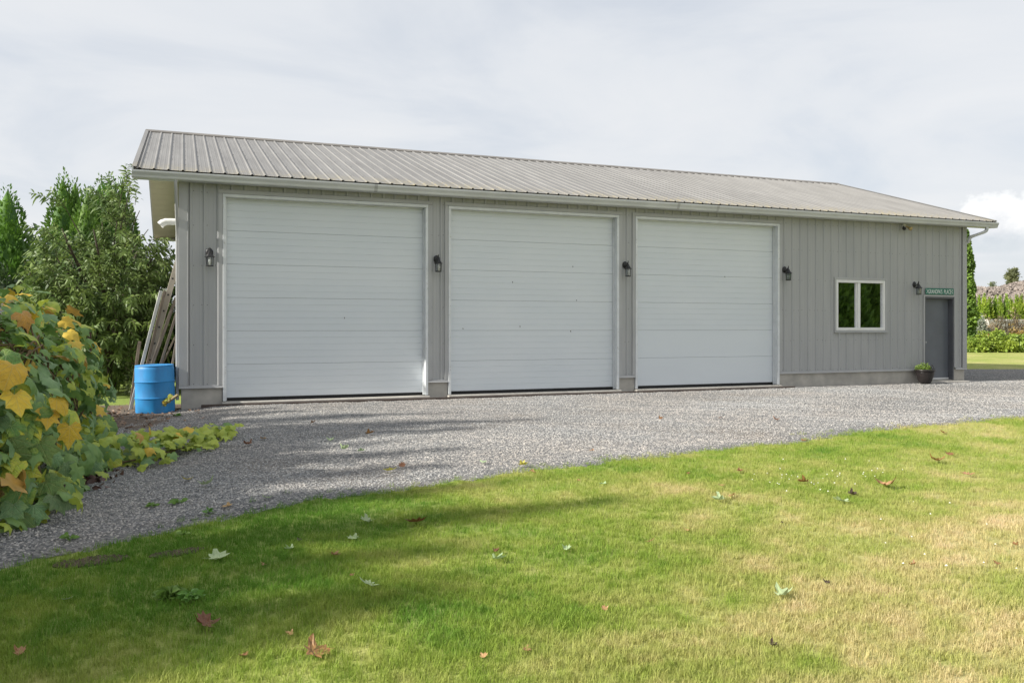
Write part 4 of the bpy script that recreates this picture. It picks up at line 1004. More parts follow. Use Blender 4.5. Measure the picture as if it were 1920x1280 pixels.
# ---- peach tree
def peach_tree():
    r = np.random.default_rng(21); rp = random.Random(21)
    base = base_at(208, 19.3); t = empty('peach_tree', base); tag(t, 'leafy peach tree with long drooping leaves beside the workshop gable', 'tree')
    bx, by, bz_ = base
    C0 = np.array([-.05, -.35, 2.2]); LOBES = [(np.array([-.12, -.3, 1.85]), np.array([1.42, 1.4, 1.45]), 470), (np.array([.52, -.25, 2.75]), np.array([.66, .9, 1.75]), 230), (np.array([-.1, -.9, 1.25]), np.array([1.5, .8, 1.15]), 190)]; RAD = np.array([1.4, 1.4, 2.1])
    mb = MB(); limbs = []
    mb.tube([(0, 0, -.1), (.02, 0, .3), (.0, .03, .75)], [.12, .10, .09], 10)
    for k in range(8):
        a = k*6.283/8+rp.uniform(-.25, .25); e = C0+RAD*np.array([math.cos(a)*.72, math.sin(a)*.72, rp.uniform(-.15, .7)])
        s = Vector((0, .03, .72)); e = Vector(e); m = s.lerp(e, .45)+Vector((0, 0, .28)); limbs.append((s, m, e)); mb.tube([s, s.lerp(m, .5)+Vector((rp.uniform(-.05, .05), 0, .06)), m, m.lerp(e, .55)+Vector((rp.uniform(-.08, .08), rp.uniform(-.08, .08), .1)), e], [.06, .05, .04, .026, .012], 8)
    mb.build('trunk', 'bark', t, smooth=True)
    tw = MB(); Ps, Ds = [], []
    def clear(p):   # keep clear of the roof overhang and wall
        X = bx+p[0]; Z = bz_+p[2]; Yw = by+p[1]
        return not (X > -.95 and Z > 3.4 and Yw > -.8) and not (X > -.14)
    n = 0
    def twig(s, d, ln_, leaves):
        pts = [Vector(s)]; dd = Vector(d)
        for q in range(5):
            pts.append(pts[-1]+dd*(ln_/5)); dd = (dd+Vector((rp.uniform(-.12, .12), rp.uniform(-.12, .12), -.10))).normalized()
        if not clear(pts[-1]) or not clear(pts[2]): return
        tw.tube(pts, [.008, .007, .006, .005, .004, .002], 4, cap=False)
        for q in range(leaves):
            f = .15+.85*q/leaves; j = min(int(f*5), 4); p = pts[j].lerp(pts[j+1], f*5-j); a = q*2.4+rp.uniform(-.4, .4)
            ax = (pts[j+1]-pts[j]).normalized(); o = ax.orthogonal().normalized(); o = Matrix.Rotation(a, 3, ax)@o
            Ps.append(p[:]); Ds.append((o*.85+ax*.55).normalized()[:])
    for CL, RL, nl in LOBES:
      for k in range(nl):
          v = rand_unit(r, 1)[0]; q = .50+.50*r.random()**.6
          lob = 1+.16*math.sin(v[0]*4+v[2]*5)+.12*math.sin(v[1]*7-v[2]*4)
          s = CL+v*RL*q*lob
          if s[2] < .45: continue
          d = Vector(v*np.array([.8, .8, .55])+np.array([0, 0, .35])+r.normal(size=3)*.25).normalized(); twig(s, d, rp.uniform(.35, .75), rp.randint(17, 26))
    # long shoots that break the outline
    for (u, v, d, ln_) in ((124, 392, 18.6, .75), (108, 455, 18.4, .75), (228, 362, 18.9, .7), (240, 372, 18.7, .75), (262, 395, 18.8, .6), (108, 500, 18.4, .6), (98, 540, 18.2, .6), (190, 400, 19, .5), (278, 430, 18.5, .5)):
        s = atd(u, v, d)-base; ddir = Vector((-.7, 0, .55)) if u < 160 and v > 350 else Vector((rp.uniform(-.1, .25), 0, 1)); twig(s, ddir.normalized(), ln_, 30)
        twig(s, (ddir+Vector((.2, -.3, .2))).normalized(), ln_*.7, 22)
        m = Vector(C0+(np.array(s)-C0)*.4); tw.tube([m, m.lerp(Vector(s), .5)+Vector((0, 0, .08)), s], [.016, .012, .008], 5)
    tw.build('twigs', 'bark', t)['kind'] = 'stuff'
    P = np.array(Ps); D = np.array(Ds); m = len(P); ln_ = .165*(.65+.6*r.random(m))
    lo_ = link('leaves', leaf_mesh('leaves', 'peach_leaf', P, D, ln_, ln_*.27, .30+.35*r.random(m), r), t); lo_['kind'] = 'stuff'
    return t
peach_tree()

# ------------------------------------------------------------------ grape vine heap
def lobed_outline(lobes, depth, seed, n=15):
    """broad vine leaf in the xy plane, stalk at the origin, tip towards +y"""
    r = random.Random(seed); pts = []
    base = [(.0, .02), (.20, -.16), (.42, -.06), (.56, .16), (.40, .32), (.47, .62), (.24, .62), (.10, .86), (0, 1.0)] if lobes else [(.0, .02), (.20, -.13), (.40, -.04), (.50, .16), (.49, .36), (.42, .58), (.28, .76), (.12, .92), (0, 1.0)]
    right = [(x*(1+r.uniform(-.08, .08)), y*(1+r.uniform(-.05, .05))) for x, y in base]; left = [(-x*(1+r.uniform(-.1, .1)), y) for x, y in right[1:-1]][::-1]
    return right+left
def vine_leaf(name, lobes, seed, curl):
    o = lobed_outline(lobes, 0, seed); r = random.Random(seed+99); c = (0, .30); vs = [(c[0], c[1], 0)]
    for ring in (.55, 1):
        for x, y in o:
            X, Y = c[0]+(x-c[0])*ring, c[1]+(y-c[1])*ring; q = math.hypot(X-c[0], Y-c[1])
            vs.append((X, Y, -curl*q*q+.10*abs(X)*(1-ring*.3)+(.06 if ring == 1 else .02)*math.sin(math.atan2(Y-c[1], X)*5+seed)+r.uniform(-.012, .012)))
    m = len(o); fs = [(0, 1+k, 1+(k+1) % m) for k in range(m)]+[(1+k, 1+m+k, 1+m+(k+1) % m, 1+(k+1) % m) for k in range(m)]
    return MB().add(vs, fs).mesh(name, 'vine_green', True)
LEAFM = [vine_leaf('vine_leaf', q % 3 != 2, q, c_) for q, c_ in enumerate((.45, .2, .5, .8, .3, .6, .1, 1.0, .4, .7))]
for k in range(9):
    t, pa, pb = STAKE; q = random.Random(k+60); o = link('leaf', LEAFM[k % 10], t); o.material_slots[0].link = 'OBJECT'; o.material_slots[0].material = MATS['vine_lime' if k % 3 else 'vine_yellow']
    o.location = (pb-pa)*(.04+.085*k)+Vector((q.uniform(-.02, .02), -.03, q.uniform(-.01, .03))); s_ = q.uniform(.07, .11); o.scale = (s_, s_, s_); o.rotation_euler = (q.uniform(.6, 1.3), q.uniform(-.4, .4), q.uniform(-.6, .6))
VINE = empty('grape_vine', (-2.1, -6.6, gzf(-2.1, -6.6))); tag(VINE, 'big heap of grape vine with green and golden leaves spilling onto the gravel', 'vine')
VO = Vector(VINE.location)
placed = []    # (matrix, size, material, score)
rv = random.Random(77)
def leaf_frame(p, nrm, tip, size):
    nrm = nrm.normalized(); tip = (tip-nrm*tip.dot(nrm)).normalized(); x = tip.cross(nrm).normalized()
    M = Matrix((x*size, tip*size, nrm*size)).transposed().to_4x4(); M.translation = p; return M
def pick(yel):
    q = rv.random()
    if q < .07*yel: return 'vine_yellow'
    if q < .10*yel: return 'vine_orange'
    if q < .10*yel+.24: return 'vine_lime'
    if q < .10*yel+.68: return 'vine_green'
    return 'vine_blue'
def vine_surface(y, a, k=1.0):
    """point on the heap: along y, a = 0 at the drive side foot, 90 top, 180 far foot"""
    f = (y+9.25)/6.0; end = max(0., 1-abs(2*f-1)**3.2)**.5
    cx = -2.15; rx = 1.24*(.80+.2*end)*k; h = (1.66+.12*math.sin(y*1.7)+.10*math.sin(y*4.3+1))*(.25+.75*end)*k
    ca, sa = math.cos(a), math.sin(a)
    bul = 1+.07*math.sin(y*5.1+a*3)+.06*math.sin(y*9+a*7)
    x = cx+rx*math.copysign(abs(ca)**.5, ca)*bul; z = h*abs(sa)**.6*bul
    return Vector((x, y, gzf(x, y)+z)), Vector((ca*.9, (2*f-1)**3*-0.9 if False else ((f-.5)*1.6)**3, sa)).normalized()
def add_leaf(p, nrm, size, mat, spread=.45):
    nr = (nrm+Vector((rv.gauss(0, spread), rv.gauss(0, spread), rv.gauss(0, spread)+.15))).normalized()
    if nr.dot(nrm) < .15: nr = nrm
    tip = Vector((rv.gauss(0, .5), rv.gauss(0, .5), -1))+nrm*.35
    if abs(nr.z) > .9: tip = Vector((rv.gauss(0, 1), rv.gauss(0, 1), -.2))
    M = leaf_frame(p, nr, tip, size); dd = (CAM-p); vis = size*max(.12, abs(nr.dot(dd.normalized())))/dd.length
    if dd.normalized().dot(nrm) < -.1: vis *= .05
    placed.append((M, size, mat, vis, rv.randrange(len(LEAFM))))
for lay, (k, n) in enumerate(((1.0, 950), (.9, 620), (.76, 400), (.58, 260))):
    for _ in range(n):
        y = rv.uniform(-9.2, -3.4); a = rv.uniform(-.02, 2.5) if rv.random() < .85 else rv.uniform(2.5, 3.1)
        p, nr = vine_surface(y, a, k*rv.uniform(.95, 1.06)); s = rv.uniform(.095, .19)*(1 if lay == 0 else .95)
        top = p.z > 1.0
        add_leaf(p, nr, s, pick(2.4 if top else .55) if lay == 0 else pick(.2))
# the big golden leaves on the side that faces the drive
for u, v, s in ((12, 680, .21), (14, 736, .20), (92, 742, .16), (78, 768, .17), (118, 796, .19), (30, 585, .17), (50, 560, .16), (115, 545, .15), (105, 600, .14), (128, 640, .13), (8, 560, .16)):
    r0 = ray(u, v); best = None
    for q in np.linspace(5.5, 11, 300):
        p = CAM+r0*q; f = (p.y+9.25)/6.0
        if not 0 < f < 1: continue
        zz = p.z-gzf(p.x, p.y); aa = math.asin(min(1, max(0, zz/1.70))**(1/.6)); sp_, nn = vine_surface(p.y, aa)
        if p.x < sp_.x+.03: best = p; break
    if best is None: continue
    add_leaf(best+Vector((.06, -.08, 0)), Vector((.45, -.8, .4)), s, 'vine_yellow' if v > 600 or rv.random() < .5 else 'vine_orange', .18)
# front end of the heap, towards the camera
for _ in range(300):
    a = rv.uniform(0, 6.28); x = rv.uniform(-3.2, -.95); q = rv.random()**.7; y = -8.7-.75*math.sin(min(1, max(0, (x+3.1)/2.2))*3.1)*rv.random(); z = 1.25*q*(1-.3*abs(x+1.9))
    add_leaf(Vector((x, y-.1*(1-q), gzf(x, y)+z)), Vector((.35, -.85, .35)), rv.uniform(.13, .21), pick(.5))
# runner creeping over the gravel
RUN = [grd(u, v, z) for u, v, z in ((135, 872, .10), (215, 862, .10), (290, 848, .10), (360, 828, .09), (432, 808, .08))]
RUN2 = [grd(u, v, z) for u, v, z in ((20, 900, .2), (70, 915, .12), (108, 935, .06))]
for path, n, wid, zz in ((RUN, 300, .42, .42), (RUN2, 50, .24, .24)):
    for _ in range(n):
        f = rv.random()**.85*(len(path)-1); j = min(int(f), len(path)-2); p = path[j].lerp(path[j+1], f-j); e = 1-.65*f/(len(path)-1)
        x, y = p.x+rv.gauss(0, wid*.6)*e, p.y+rv.gauss(0, wid)*e; z = gzf(x, y)+.035+rv.random()**.8*zz*e
        m = 'vine_lime' if rv.random() < .5+.4*f/(len(path)-1) else ('vine_yellow' if rv.random() < .06 else pick(.15))
        add_leaf(Vector((x, y, z)), Vector((.1, -.45, .8)), rv.uniform(.095, .18)*(.55+.45*e), m, .40)
# the foot of the heap along the gravel
for _ in range(170):
    y = rv.uniform(-8.9, -2.9); x = -.88+rv.gauss(0, .10)-.25*max(0, y+4.4); z = gzf(x, y)+.03+rv.random()*.40
    add_leaf(Vector((x, y, z)), Vector((.7, -.5, .45)), rv.uniform(.12, .19), pick(.25), .4)
placed.sort(key=lambda q: -q[3])
for (M, s, mat, vis, mi) in placed[:300]:
    o = link('leaf', LEAFM[mi], VINE); M2 = M.copy(); M2.translation = M.translation-VO; o.matrix_local = M2
    o.material_slots[0].link = 'OBJECT'; o.material_slots[0].material = MATS[mat]
vm = ['vine_green', 'vine_blue', 'vine_lime', 'vine_yellow', 'vine_orange']; mb = MB(); cache = [([v.co.copy() for v in me.vertices], [tuple(p.vertices) for p in me.polygons]) for me in LEAFM]
for (M, s, mat, vis, mi) in placed[300:]:
    M2 = M.copy(); M2.translation = M.translation-VO; vs, fs = cache[mi]; mb.add([M2@v for v in vs], fs, vm.index(mat))
o = mb.build('leaves', [q.replace('vine_', 'leafy_') for q in vm], VINE, smooth=True); o['kind'] = 'stuff'
mb = MB()
for _ in range(46):
    y = rv.uniform(-8.9, -4.3); pts = []
    a0 = rv.uniform(0, .4); a1 = rv.uniform(1.0, 2.4)
    for q in range(7): pts.append(vine_surface(y+q*rv.uniform(-.09, .09), a0+(a1-a0)*q/6, .86+rv.uniform(-.08, .08))[0]-VO)
    mb.tube(pts, [.010]*7, 5, cap=False)
mb.tube([p-VO+Vector((0, 0, -.04)) for p in RUN], [.011, .01, .009, .007, .003], 6); mb.tube([p-VO for p in RUN2], [.01, .008, .003], 6)
o = mb.build('stems', 'stem', VINE, smooth=True); o['kind'] = 'stuff'
# rusty post that carries the vine
p = base_at(168, 11.6); t = empty('metal_post', p); tag(t, 'thin rusty steel post at the edge of the grape vine', 'post')
mb = MB(); mb.bbox(-.022, .022, -.004, .004, -.1, 1.42, .001); mb.bbox(-.004, .004, .0045, .03, -.1, 1.42, .001); mb.build('post_shaft', 'post_rust', t)
# tarpaulin covered pile behind the vine
nx_, ny_ = 26, 26; vs = []; cx_, cy_ = -2.95, -2.75
for j in range(ny_):
    for i_ in range(nx_):
        q, s_ = i_/(nx_-1)*2-1, j/(ny_-1)*2-1; x = cx_+q*.95; y = cy_+s_*1.5; e = max(abs(q), abs(s_))
        z = 2.02*(1-max(0, e-.62)/.38*.95)-.35*max(0, q)**2*(e < .999)+.05*mnoise.noise(Vector((x*5, y*5, 1)))+.04*mnoise.noise(Vector((x*11, y*2.5, 4)))
        vs.append((x, y, gzf(x, y)+max(z, .0)))
o = MB().add(vs, [(j*nx_+i_, j*nx_+i_+1, (j+1)*nx_+i_+1, (j+1)*nx_+i_) for j in range(ny_-1) for i_ in range(nx_-1)]).build('tarpaulin_pile', 'tarp', smooth=True); tag(o, 'grey tarpaulin thrown over a pile behind the grape vine heap', 'tarpaulin')
# dead leaf litter under the vine
r_ = np.random.default_rng(8); n = 420; c = grd(135, 905)
P = np.c_[c.x+r_.normal(size=n)*.22-.15, c.y+r_.normal(size=n)*.30+.05, np.zeros(n)]; P[:, 2] = gz(P[:, 0], P[:, 1])+.022+.03*r_.random(n)
D = unit(np.c_[r_.normal(size=n), r_.normal(size=n), r_.normal(size=n)*.25]); ln_ = .05+.05*r_.random(n)
o = link('leaf_litter', leaf_mesh('leaf_litter', 'litter', P, D, ln_, ln_*.6, .1+.2*r_.random(n), r_)); tag(o, 'brown dead leaf litter under the vine edge', 'leaf litter', kind='stuff')

n = 520; P = np.c_[-1.0+r_.normal(size=n)*.55, -.9+r_.normal(size=n)*1.0, np.zeros(n)]; P = P[(P[:, 0] < -.02) | (P[:, 1] < -.25)]; n = len(P); P[:, 2] = gz(P[:, 0], P[:, 1])+.03+.015*r_.random(n)
D = unit(np.c_[r_.normal(size=n), r_.normal(size=n), r_.normal(size=n)*.2]); ln_ = .03+.06*r_.random(n)
o = link('leaf_litter', leaf_mesh('leaf_litter', 'litter_tan', P, D, ln_, ln_*.45, .1+.2*r_.random(n), r_)); tag(o, 'scraps of dry leaf and twig on the earth by the barrel', 'leaf litter', kind='stuff')
# ------------------------------------------------------------------ fallen leaves and small weeds
def maple_leaf(name, seed, curl):
    r = random.Random(seed); lob = [(-90, .22), (-62, .42), (-40, .62), (-22, .40), (-5, .78), (12, .95), (28, .60), (45, .55), (62, .92), (78, .80), (90, 1.12)]
    pts = [(math.cos(R(a))*q*r.uniform(.9, 1.1), math.sin(R(a))*q) for a, q in lob]; pts = pts+[(-x*r.uniform(.9, 1.1), y) for x, y in pts[1:-1]][::-1]
    vs = [(0, 0, .0)]+[(x*.5, y*.5, curl*.12*(abs(x))+r.uniform(-.02, .03)) for x, y in pts]
    vs += []
    m = len(pts); vs = [(0, 0, 0)]+[(x*.28, y*.28, curl*.03+r.uniform(0, .02)) for x, y in pts]+[(x*.5, y*.5, curl*(.25*x*x+.12*max(y, 0)**2)+r.uniform(-.02, .05)) for x, y in pts]
    fs = [(0, 1+k, 1+(k+1) % m) for k in range(m)]+[(1+k, 1+m+k, 1+m+(k+1) % m, 1+(k+1) % m) for k in range(m)]
    n = len(vs); vs += [(-.008, -.1, .01), (.008, -.1, .01), (.006, -.42, .05), (-.006, -.42, .05)]; fs.append((n, n+1, n+2, n+3))
    return MB().add(vs, fs).mesh(name, 'fallen_brown')
ML = [maple_leaf('maple_leaf', k, c) for k, c in enumerate((.9, 1.7, .6, 2.2, 1.2))]
LAB = {'fallen_brown': 'dry brown maple leaf fallen on the lawn', 'fallen_tan': 'pale tan maple leaf fallen on the lawn', 'fallen_pale': 'pale green maple leaf fallen on the lawn', 'fallen_yellow': 'yellow leaf fallen at the gravel', 'fallen_dark': 'dark shrivelled leaf lying in the grass'}
FL = [(782, 987, 'b', .20), (585, 1234, 'b', .17), (385, 1182, 'b', .15), (1660, 915, 't', .20), (1753, 868, 'b', .19), (1780, 857, 'b', .13), (1218, 1021, 't', .08), (625, 1047, 't', .09), (1510, 909, 'b', .14), (545, 1198, 't', .05), (455, 1237, 'b', .06), (1815, 895, 't', .15), (1385, 887, 'b', .09), (1447, 1218, 'd', .06), (1595, 932, 'd', .11), (1372, 935, 't', .09), (1353, 914, 't', .07), (1770, 815, 'b', .11), (1290, 1000, 't', .06), (1710, 1065, 'b', .06), (905, 1240, 't', .05), (985, 1225, 't', .05), (1135, 1150, 't', .05), (35, 1234, 't', .07), (1905, 1028, 't', .06), (560, 1018, 'd', .05), (1000, 888, 't', .08), (1085, 905, 't', .05), (1465, 985, 'd', .04), (930, 1040, 'b', .06), (660, 1085, 'b', .04), (495, 1063, 't', .04), (1870, 1062, 'b', .05), (1550, 1100, 'd', .05), (1290, 892, 'b', .05),
      (402, 1055, 'p', .17), (692, 1105, 'p', .12), (930, 1056, 'p', .13), (1465, 1125, 'p', .13), (1352, 943, 'p', .14), (1580, 947, 'p', .17), (665, 1015, 'p', .10), (690, 982, 'p', .12), (545, 1035, 'p', .08), (1062, 1037, 'p', .08), (1132, 912, 'p', .09), (125, 1131, 'p', .07), (300, 1130, 'p', .05),
      (690, 818, 'gb', .16), (467, 838, 'gb', .15), (492, 827, 'gt', .12), (1112, 849, 'gt', .09), (585, 797, 'gb', .12), (388, 915, 'gp', .17), (645, 847, 'gp', .14), (680, 850, 'gp', .13), (730, 888, 'gy', .14), (352, 905, 'gy', .12), (978, 878, 'gy', .14), (1455, 791, 'gb', .13), (1510, 831, 'gb', .13), (905, 872, 'gp', .10), (755, 880, 'gb', .12), (620, 830, 'gp', .12), (765, 925, 'gp', .08), (1350, 787, 'gb', .10), (430, 955, 'gt', .12), (500, 940, 'gp', .10), (1238, 789, 'gb', .1)]
GL = {'gb': 'brown curled leaf lying on the gravel drive', 'gt': 'tan leaf lying on the gravel drive', 'gp': 'pale green leaf lying on the gravel drive', 'gy': 'yellow leaf lying on the gravel drive'}
MC = {'b': 'fallen_brown', 't': 'fallen_tan', 'p': 'fallen_pale', 'd': 'fallen_dark', 'y': 'fallen_yellow'}
for k, (u, v, c, s) in enumerate(FL):
    p = grd(u, v); o = link('fallen_leaf', ML[(k*7) % 5]); m = MC[c[-1]]; o.material_slots[0].link = 'OBJECT'; o.material_slots[0].material = MATS[m]
    q = random.Random(k); s *= 1.0; o.scale = (s, s, s); o.location = (p.x, p.y, gzf(p.x, p.y)+(.018 if len(c) == 1 else .024)+.08*s)
    o.rotation_euler = (q.uniform(-.35, .35), q.uniform(-.35, .35), q.uniform(0, 6.28))
    lab = LAB[m] if len(c) == 1 else GL[c]
    tag(o, lab, 'leaf', ('leaves of this colour on the lawn: ' if len(c) == 1 else 'leaves of this colour on the gravel: ')+m.split('_')[1])
def weed(u, v, s, n, mat, label, group):
    p = grd(u, v); r = np.random.default_rng(int(u)); t = empty('weed', (p.x, p.y, gzf(p.x, p.y)+.012)); a = r.random(n)*6.28
    P = np.c_[np.cos(a)*s*.3*r.random(n), np.sin(a)*s*.3*r.random(n), .01+.02*r.random(n)]; D = unit(np.c_[np.cos(a), np.sin(a), .25+.6*r.random(n)]); ln_ = s*(.4+.5*r.random(n))
    link('leaves', leaf_mesh('leaves', mat, P, D, ln_, ln_*.42, .3*np.ones(n), r), t); tag(t, label, 'weed', group)
for u, v, s in ((335, 948, .11), (285, 954, .08), (390, 966, .08), (130, 1015, .1), (345, 1008, .08), (300, 768, .12), (330, 782, .1)):
    weed(u, v, s*.8, 20, 'weed_leaf', 'small green weed rooted at the edge of the gravel', 'weeds along the gravel edge')
weed(320, 1124, .10, 80, 'weed_leaf', 'flat dark green clump of broad leaved weed in the lawn', None); weed(358, 1128, .08, 60, 'weed_leaf', 'small broad leaved weed beside the larger clump in the lawn', None)
# white clover heads
mb = MB(); r_ = random.Random(12)
spots = [(1490+r_.gauss(0, 55), 905+r_.gauss(0, 14)) for _ in range(26)]+[(1610+r_.gauss(0, 45), 885+r_.gauss(0, 12)) for _ in range(14)]+[(r_.uniform(1650, 1910), r_.uniform(950, 1080)) for _ in range(14)]
for u, v in spots:
    p = grd(u, v); c = Vector((p.x, p.y, gzf(p.x, p.y)+.046)); q = r_.uniform(.004, .0075)
    for th in range(5):
        a = th*1.2566; mb.add([c+Vector((0, 0, q)), c+Vector((math.cos(a)*q, math.sin(a)*q, 0)), c+Vector((math.cos(a+1.2566)*q, math.sin(a+1.2566)*q, 0)), c+Vector((0, 0, -q*.6))], [(0, 1, 2), (1, 3, 2)])
o = mb.build('clover_flowers', 'flower_white'); tag(o, 'tiny white clover heads sprinkled in the lawn', 'flowers', kind='stuff')

# ------------------------------------------------------------------ background beyond the far corner
def xy_at(u, d): p = base_at(u, d); return p
PB = {}
for k, u in enumerate(range(1816, 1990, 10)):
    d = 62+.8*math.sin(k*1.7); vt = 558-7*abs(math.sin(k*2.3+.6)); p = base_at(u+2.5*math.sin(k*3.1), d)
    cedar('hedge_cedar', p, z_at(vt, d)-p.z, .34+.04*math.sin(k*5), 'cedar_lime', 'slim bright green cedar in the young hedge row below the rubble mound', 'hedge row of young cedars', PB, 1500, 61+k % 2, 1, .22, rz=k*1.3)
# ivy-clad column tree right behind the far corner
p = base_at(1809, 47); h = z_at(432, 47)-p.z; r_ = np.random.default_rng(5); n = 5200
z = r_.random(n)*h; th = r_.random(n)*6.283; rad = .42*np.clip((1-(z/h)**3.5), .05, 1)*(1+.15*np.sin(th*3+z*2)+.12*np.sin(z*4.3+th))*(.75+.3*r_.random(n))
P = np.c_[rad*np.cos(th), rad*np.sin(th), z]; D = unit(np.c_[np.cos(th)*.7, np.sin(th)*.7, -.3+.6*r_.random(n)]+r_.normal(size=(n, 3))*.3); ln_ = .16+.1*r_.random(n)
t = empty('ivy_column', p); tag(t, 'tall narrow ivy covered tree behind the downspout corner of the workshop', 'tree'); link('foliage', leaf_mesh('foliage', 'ivy_leaf', P, D, ln_, ln_*.75, .2*np.ones(n), r_), t)
MB().tube([(0, 0, -.1), (.03, 0, h*.5), (0, 0, h*.93)], [.22, .2, .04], 10).build('trunk', 'bark', t)
# grey green shrub, lime creepers, dry weeds in front of the hedge
shrub('sage_bush', base_at(1834, 49), .78, .7, 1.95, 'sage_leaf', 2600, .13, 'grey green bush beside the ivy covered tree', seed=71)
for k, (u, d, rx, h) in enumerate(((1826, 45.6, .8, .75), (1846, 46, .95, .95), (1868, 46.3, 1.0, 1.15), (1892, 45.6, 1.0, .85), (1918, 46, 1.1, .95), (1945, 46, 1.2, 1.0))):
    shrub('creeper_mound', base_at(u, d), rx, .8, h, 'lime_leaf', 1900, .14, 'low mound of bright lime green creeper at the far lawn edge', 'creeper', 'lime creeper mounds', seed=80+k, aspect=.8)
for k, (u, d, rx, h, lab) in enumerate(((1893, 48, 1.0, 2.2, 'tall brown dried weed clump behind the lime creeper'), (1862, 51, .9, 1.9, 'thin tan weed clump near the grey green bush'), (1915, 48.5, .9, 1.9, 'brown dried weed clump at the concrete block wall'), (1950, 49, 1.2, 2.0, 'brown dried weeds past the block wall end'))):
    shrub('dried_weeds', base_at(u, d), rx, .7, h, 'dry_weed', 1500, .16, lab, 'weeds', seed=90+k, aspect=.25, up=.9)
shrub('rusty_vine_bush', base_at(1914, 46.8), .8, .7, 1.35, 'rusty_leaf', 900, .13, 'small bush with orange brown leaves by the lime creeper', seed=97, aspect=.7)
# block wall
A, Bp = base_at(1846, 55), base_at(1990, 57); dv = (Bp-A); Lw = Vector((dv.x, dv.y, 0)).length; ang = math.atan2(dv.y, dv.x)
t = empty('block_wall', A, ang); tag(t, 'low pale concrete block wall in front of the cedar hedge', 'wall')
x = 0
while x < Lw:
    for zz in (0, .62, 1.24): MB().bbox(x+.01, x+1.5, -.3, .3, zz+.005, zz+.615, .03).build('concrete_block', 'block', t)
    x += 1.51
# marker with an orange cap
p = base_at(1851, 46.6); t = empty('marker_post', p); t.scale = (.62, .62, 1.1); tag(t, 'short pale post with an orange cap standing in the lime creeper', 'post')
MB().bbox(-.15, .15, -.13, .13, -.05, .62, .015).build('post_body', 'block', t); mb = MB(); mb.lathe([(.27, .62), (.26, .66), (.20, .76), (.16, .88), (.12, .9)], 10); mb.build('cap', 'orange', t)
# rubble mound
c = base_at(1895, 98); r_ = random.Random(3); t = empty('rubble_mound', c); tag(t, 'long mound of pinkish broken rock beyond the cedar hedge', 'rubble mound')
topz = z_at(533, 98)-c.z; mb = MB(); nx_, ny_ = 70, 24; vs = []
ax = Vector((RT.x, RT.y, 0)); ay = Vector((FW.x, FW.y, 0))
def mound_h(q, s_): return topz*max(0, 1-s_*s_)*(.80+.2*math.cos(q*1.4-.2)+.05*math.sin(q*9)+.03*math.sin(q*23))*max(0, 1-abs(q)**4)
for j in range(ny_):
    for i_ in range(nx_):
        q, s_ = i_/(nx_-1)*2-1, j/(ny_-1)*2-1; pt = ax*(q*26)+ay*(s_*8); z = mound_h(q, s_)+.25*mnoise.noise(Vector((q*40, s_*14, 2))); vs.append((pt.x, pt.y, z-.1))
mb.add(vs, [(j*nx_+i_, j*nx_+i_+1, (j+1)*nx_+i_+1, (j+1)*nx_+i_) for j in range(ny_-1) for i_ in range(nx_-1)]).build('mound', 'rubble', t)
mb = MB()
for _ in range(4200):
    q, s_ = r_.uniform(-.5, .6), r_.uniform(-1, .15); pt = ax*(q*26)+ay*(s_*8); z = mound_h(q, s_); sz = r_.uniform(.08, .30); m3 = Euler((r_.random()*6, r_.random()*6, r_.random()*6)).to_matrix()
    cc = Vector((pt.x, pt.y, z)); mb.add([cc+m3@Vector(p_)*sz for p_ in ((1, 0, 0), (-1, .2, 0), (0, .8, .1), (.1, -.8, 0), (0, 0, .6), (0, .1, -.6))], [(0, 2, 4), (2, 1, 4), (1, 3, 4), (3, 0, 4), (2, 0, 5), (1, 2, 5), (3, 1, 5), (0, 3, 5)])
o = mb.build('rocks', 'rubble', t); o['kind'] = 'stuff'
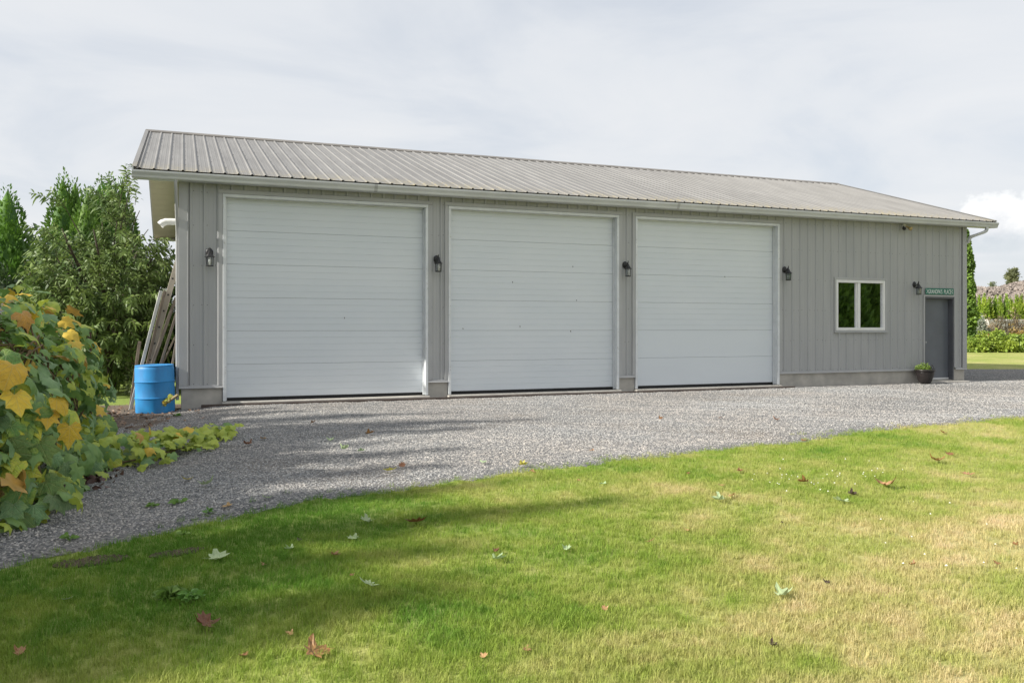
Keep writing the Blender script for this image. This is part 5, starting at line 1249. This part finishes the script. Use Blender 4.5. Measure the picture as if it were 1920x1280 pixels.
# far conifers behind the mound
def pine(u, vt, d, rad, label, seed, n=2600):
    p = base_at(u, d); h = z_at(vt, d)-p.z; r = np.random.default_rng(seed); t = empty('pine_tree', p); tag(t, label, 'tree', None)
    lv = 15; P, D = [], []; mb = MB(); mb.tube([(0, 0, -.2), (0, 0, h*.5), (0, 0, h*.97)], [.16, .11, .02], 8); mb.build('trunk', 'bark', t); mb = MB()
    for k in range(lv):
        z0 = h*(.10+.87*k/lv); rr_ = rad*(1-k/lv)**.8+.15
        for q in range(7):
            a = r.random()*6.28; R_ = rr_*(.55+.55*r.random()); e = np.array([math.cos(a)*R_, math.sin(a)*R_, z0+R_*(.25+.3*r.random())]); s = np.array([0, 0, z0]); mb.tube([s, e], [.03, .008], 4, cap=False)
            m = max(8, int(n/lv/7)); f = .25+.75*r.random(m); P.append(s+(e-s)*f[:, None]+r.normal(size=(m, 3))*.12*rad*.5); D.append(unit((e-s)[None]/R_+r.normal(size=(m, 3))*.8+np.array([0, 0, .4])))
    mb.build('branches', 'bark', t)['kind'] = 'stuff'
    P = np.concatenate(P); D = np.concatenate(D); m = len(P); ln_ = .11*rad*(.8+.6*r.random(m))+.12
    link('crown', leaf_mesh('crown', 'pine_leaf', P, D, ln_, ln_*.35, .1*np.ones(m), r), t)
pine(1898, 499, 125, 2.7, 'broad olive pine rising behind the rubble mound', 5, 4200); pine(1861, 524, 160, 2.2, 'small far pine on the skyline behind the rubble mound', 6, 1500); pine(1921, 534, 118, 1.8, 'low pine next to the broad olive pine', 7, 1500)
pine(1938, 512, 130, 2.6, 'second broad pine past the low pine', 8, 2400)

# ------------------------------------------------------------------ trees outside the frame: they throw the shadows on drive and lawn and show in the window
PS = {}
k = 0
for (y, tip, x) in ((-1.6, 2.0, -9.0), (-2.75, 4.2, -9.0), (-3.95, 5.3, -9.2), (-4.75, 4.2, -9.0), (-5.75, 2.6, -9.0), (-6.7, 3.3, -9.1), (-7.7, 2.6, -9.0), (-8.75, 3.0, -9.0), (-9.85, 3.5, -9.2), (-10.7, 1.9, -9.0), (-11.7, .9, -9.0), (-12.7, .3, -9.2), (-13.8, -.3, -9.)):
    h = (tip-x)/1.62; yy = y-h*.075; cedar('cedar_tree', (x, yy, gzf(x, yy)), h, 1.35, 'cedar_leaf', 'tall cedar of the windbreak row whose shadow falls across drive and lawn', 'windbreak cedars', PS, 3200, 31+k % 3, 2, .26); k += 1
for y in np.arange(-13.5, -.5, 1.5):
    h = (7.0 if y > -12.2 else 5.8)+.4*math.sin(y*3); cedar('cedar_tree', (-10.4, y, gzf(-10.4, y)), h, 1.75, 'cedar_leaf', 'shorter cedar filling the second row of the windbreak', 'second row windbreak cedars', PS, 3200, 31+int(y) % 3, 2, .26)
PW = {}
for k, (x, y, h) in enumerate(((23.0, -10.2, 8.5), (24.6, -11.2, 9.2), (26.3, -12.2, 8.8), (28.0, -13.3, 9.4), (29.8, -14.4, 9.0), (21.4, -9.6, 8.2))):
    cedar('cedar_tree', (x, y, gzf(x, y)), h, 1.35, 'cedar_leaf', 'cedar across the drive that shows mirrored in the workshop window', 'cedars mirrored in the window', PW, 5000, 21+k % 2, 2, .3)
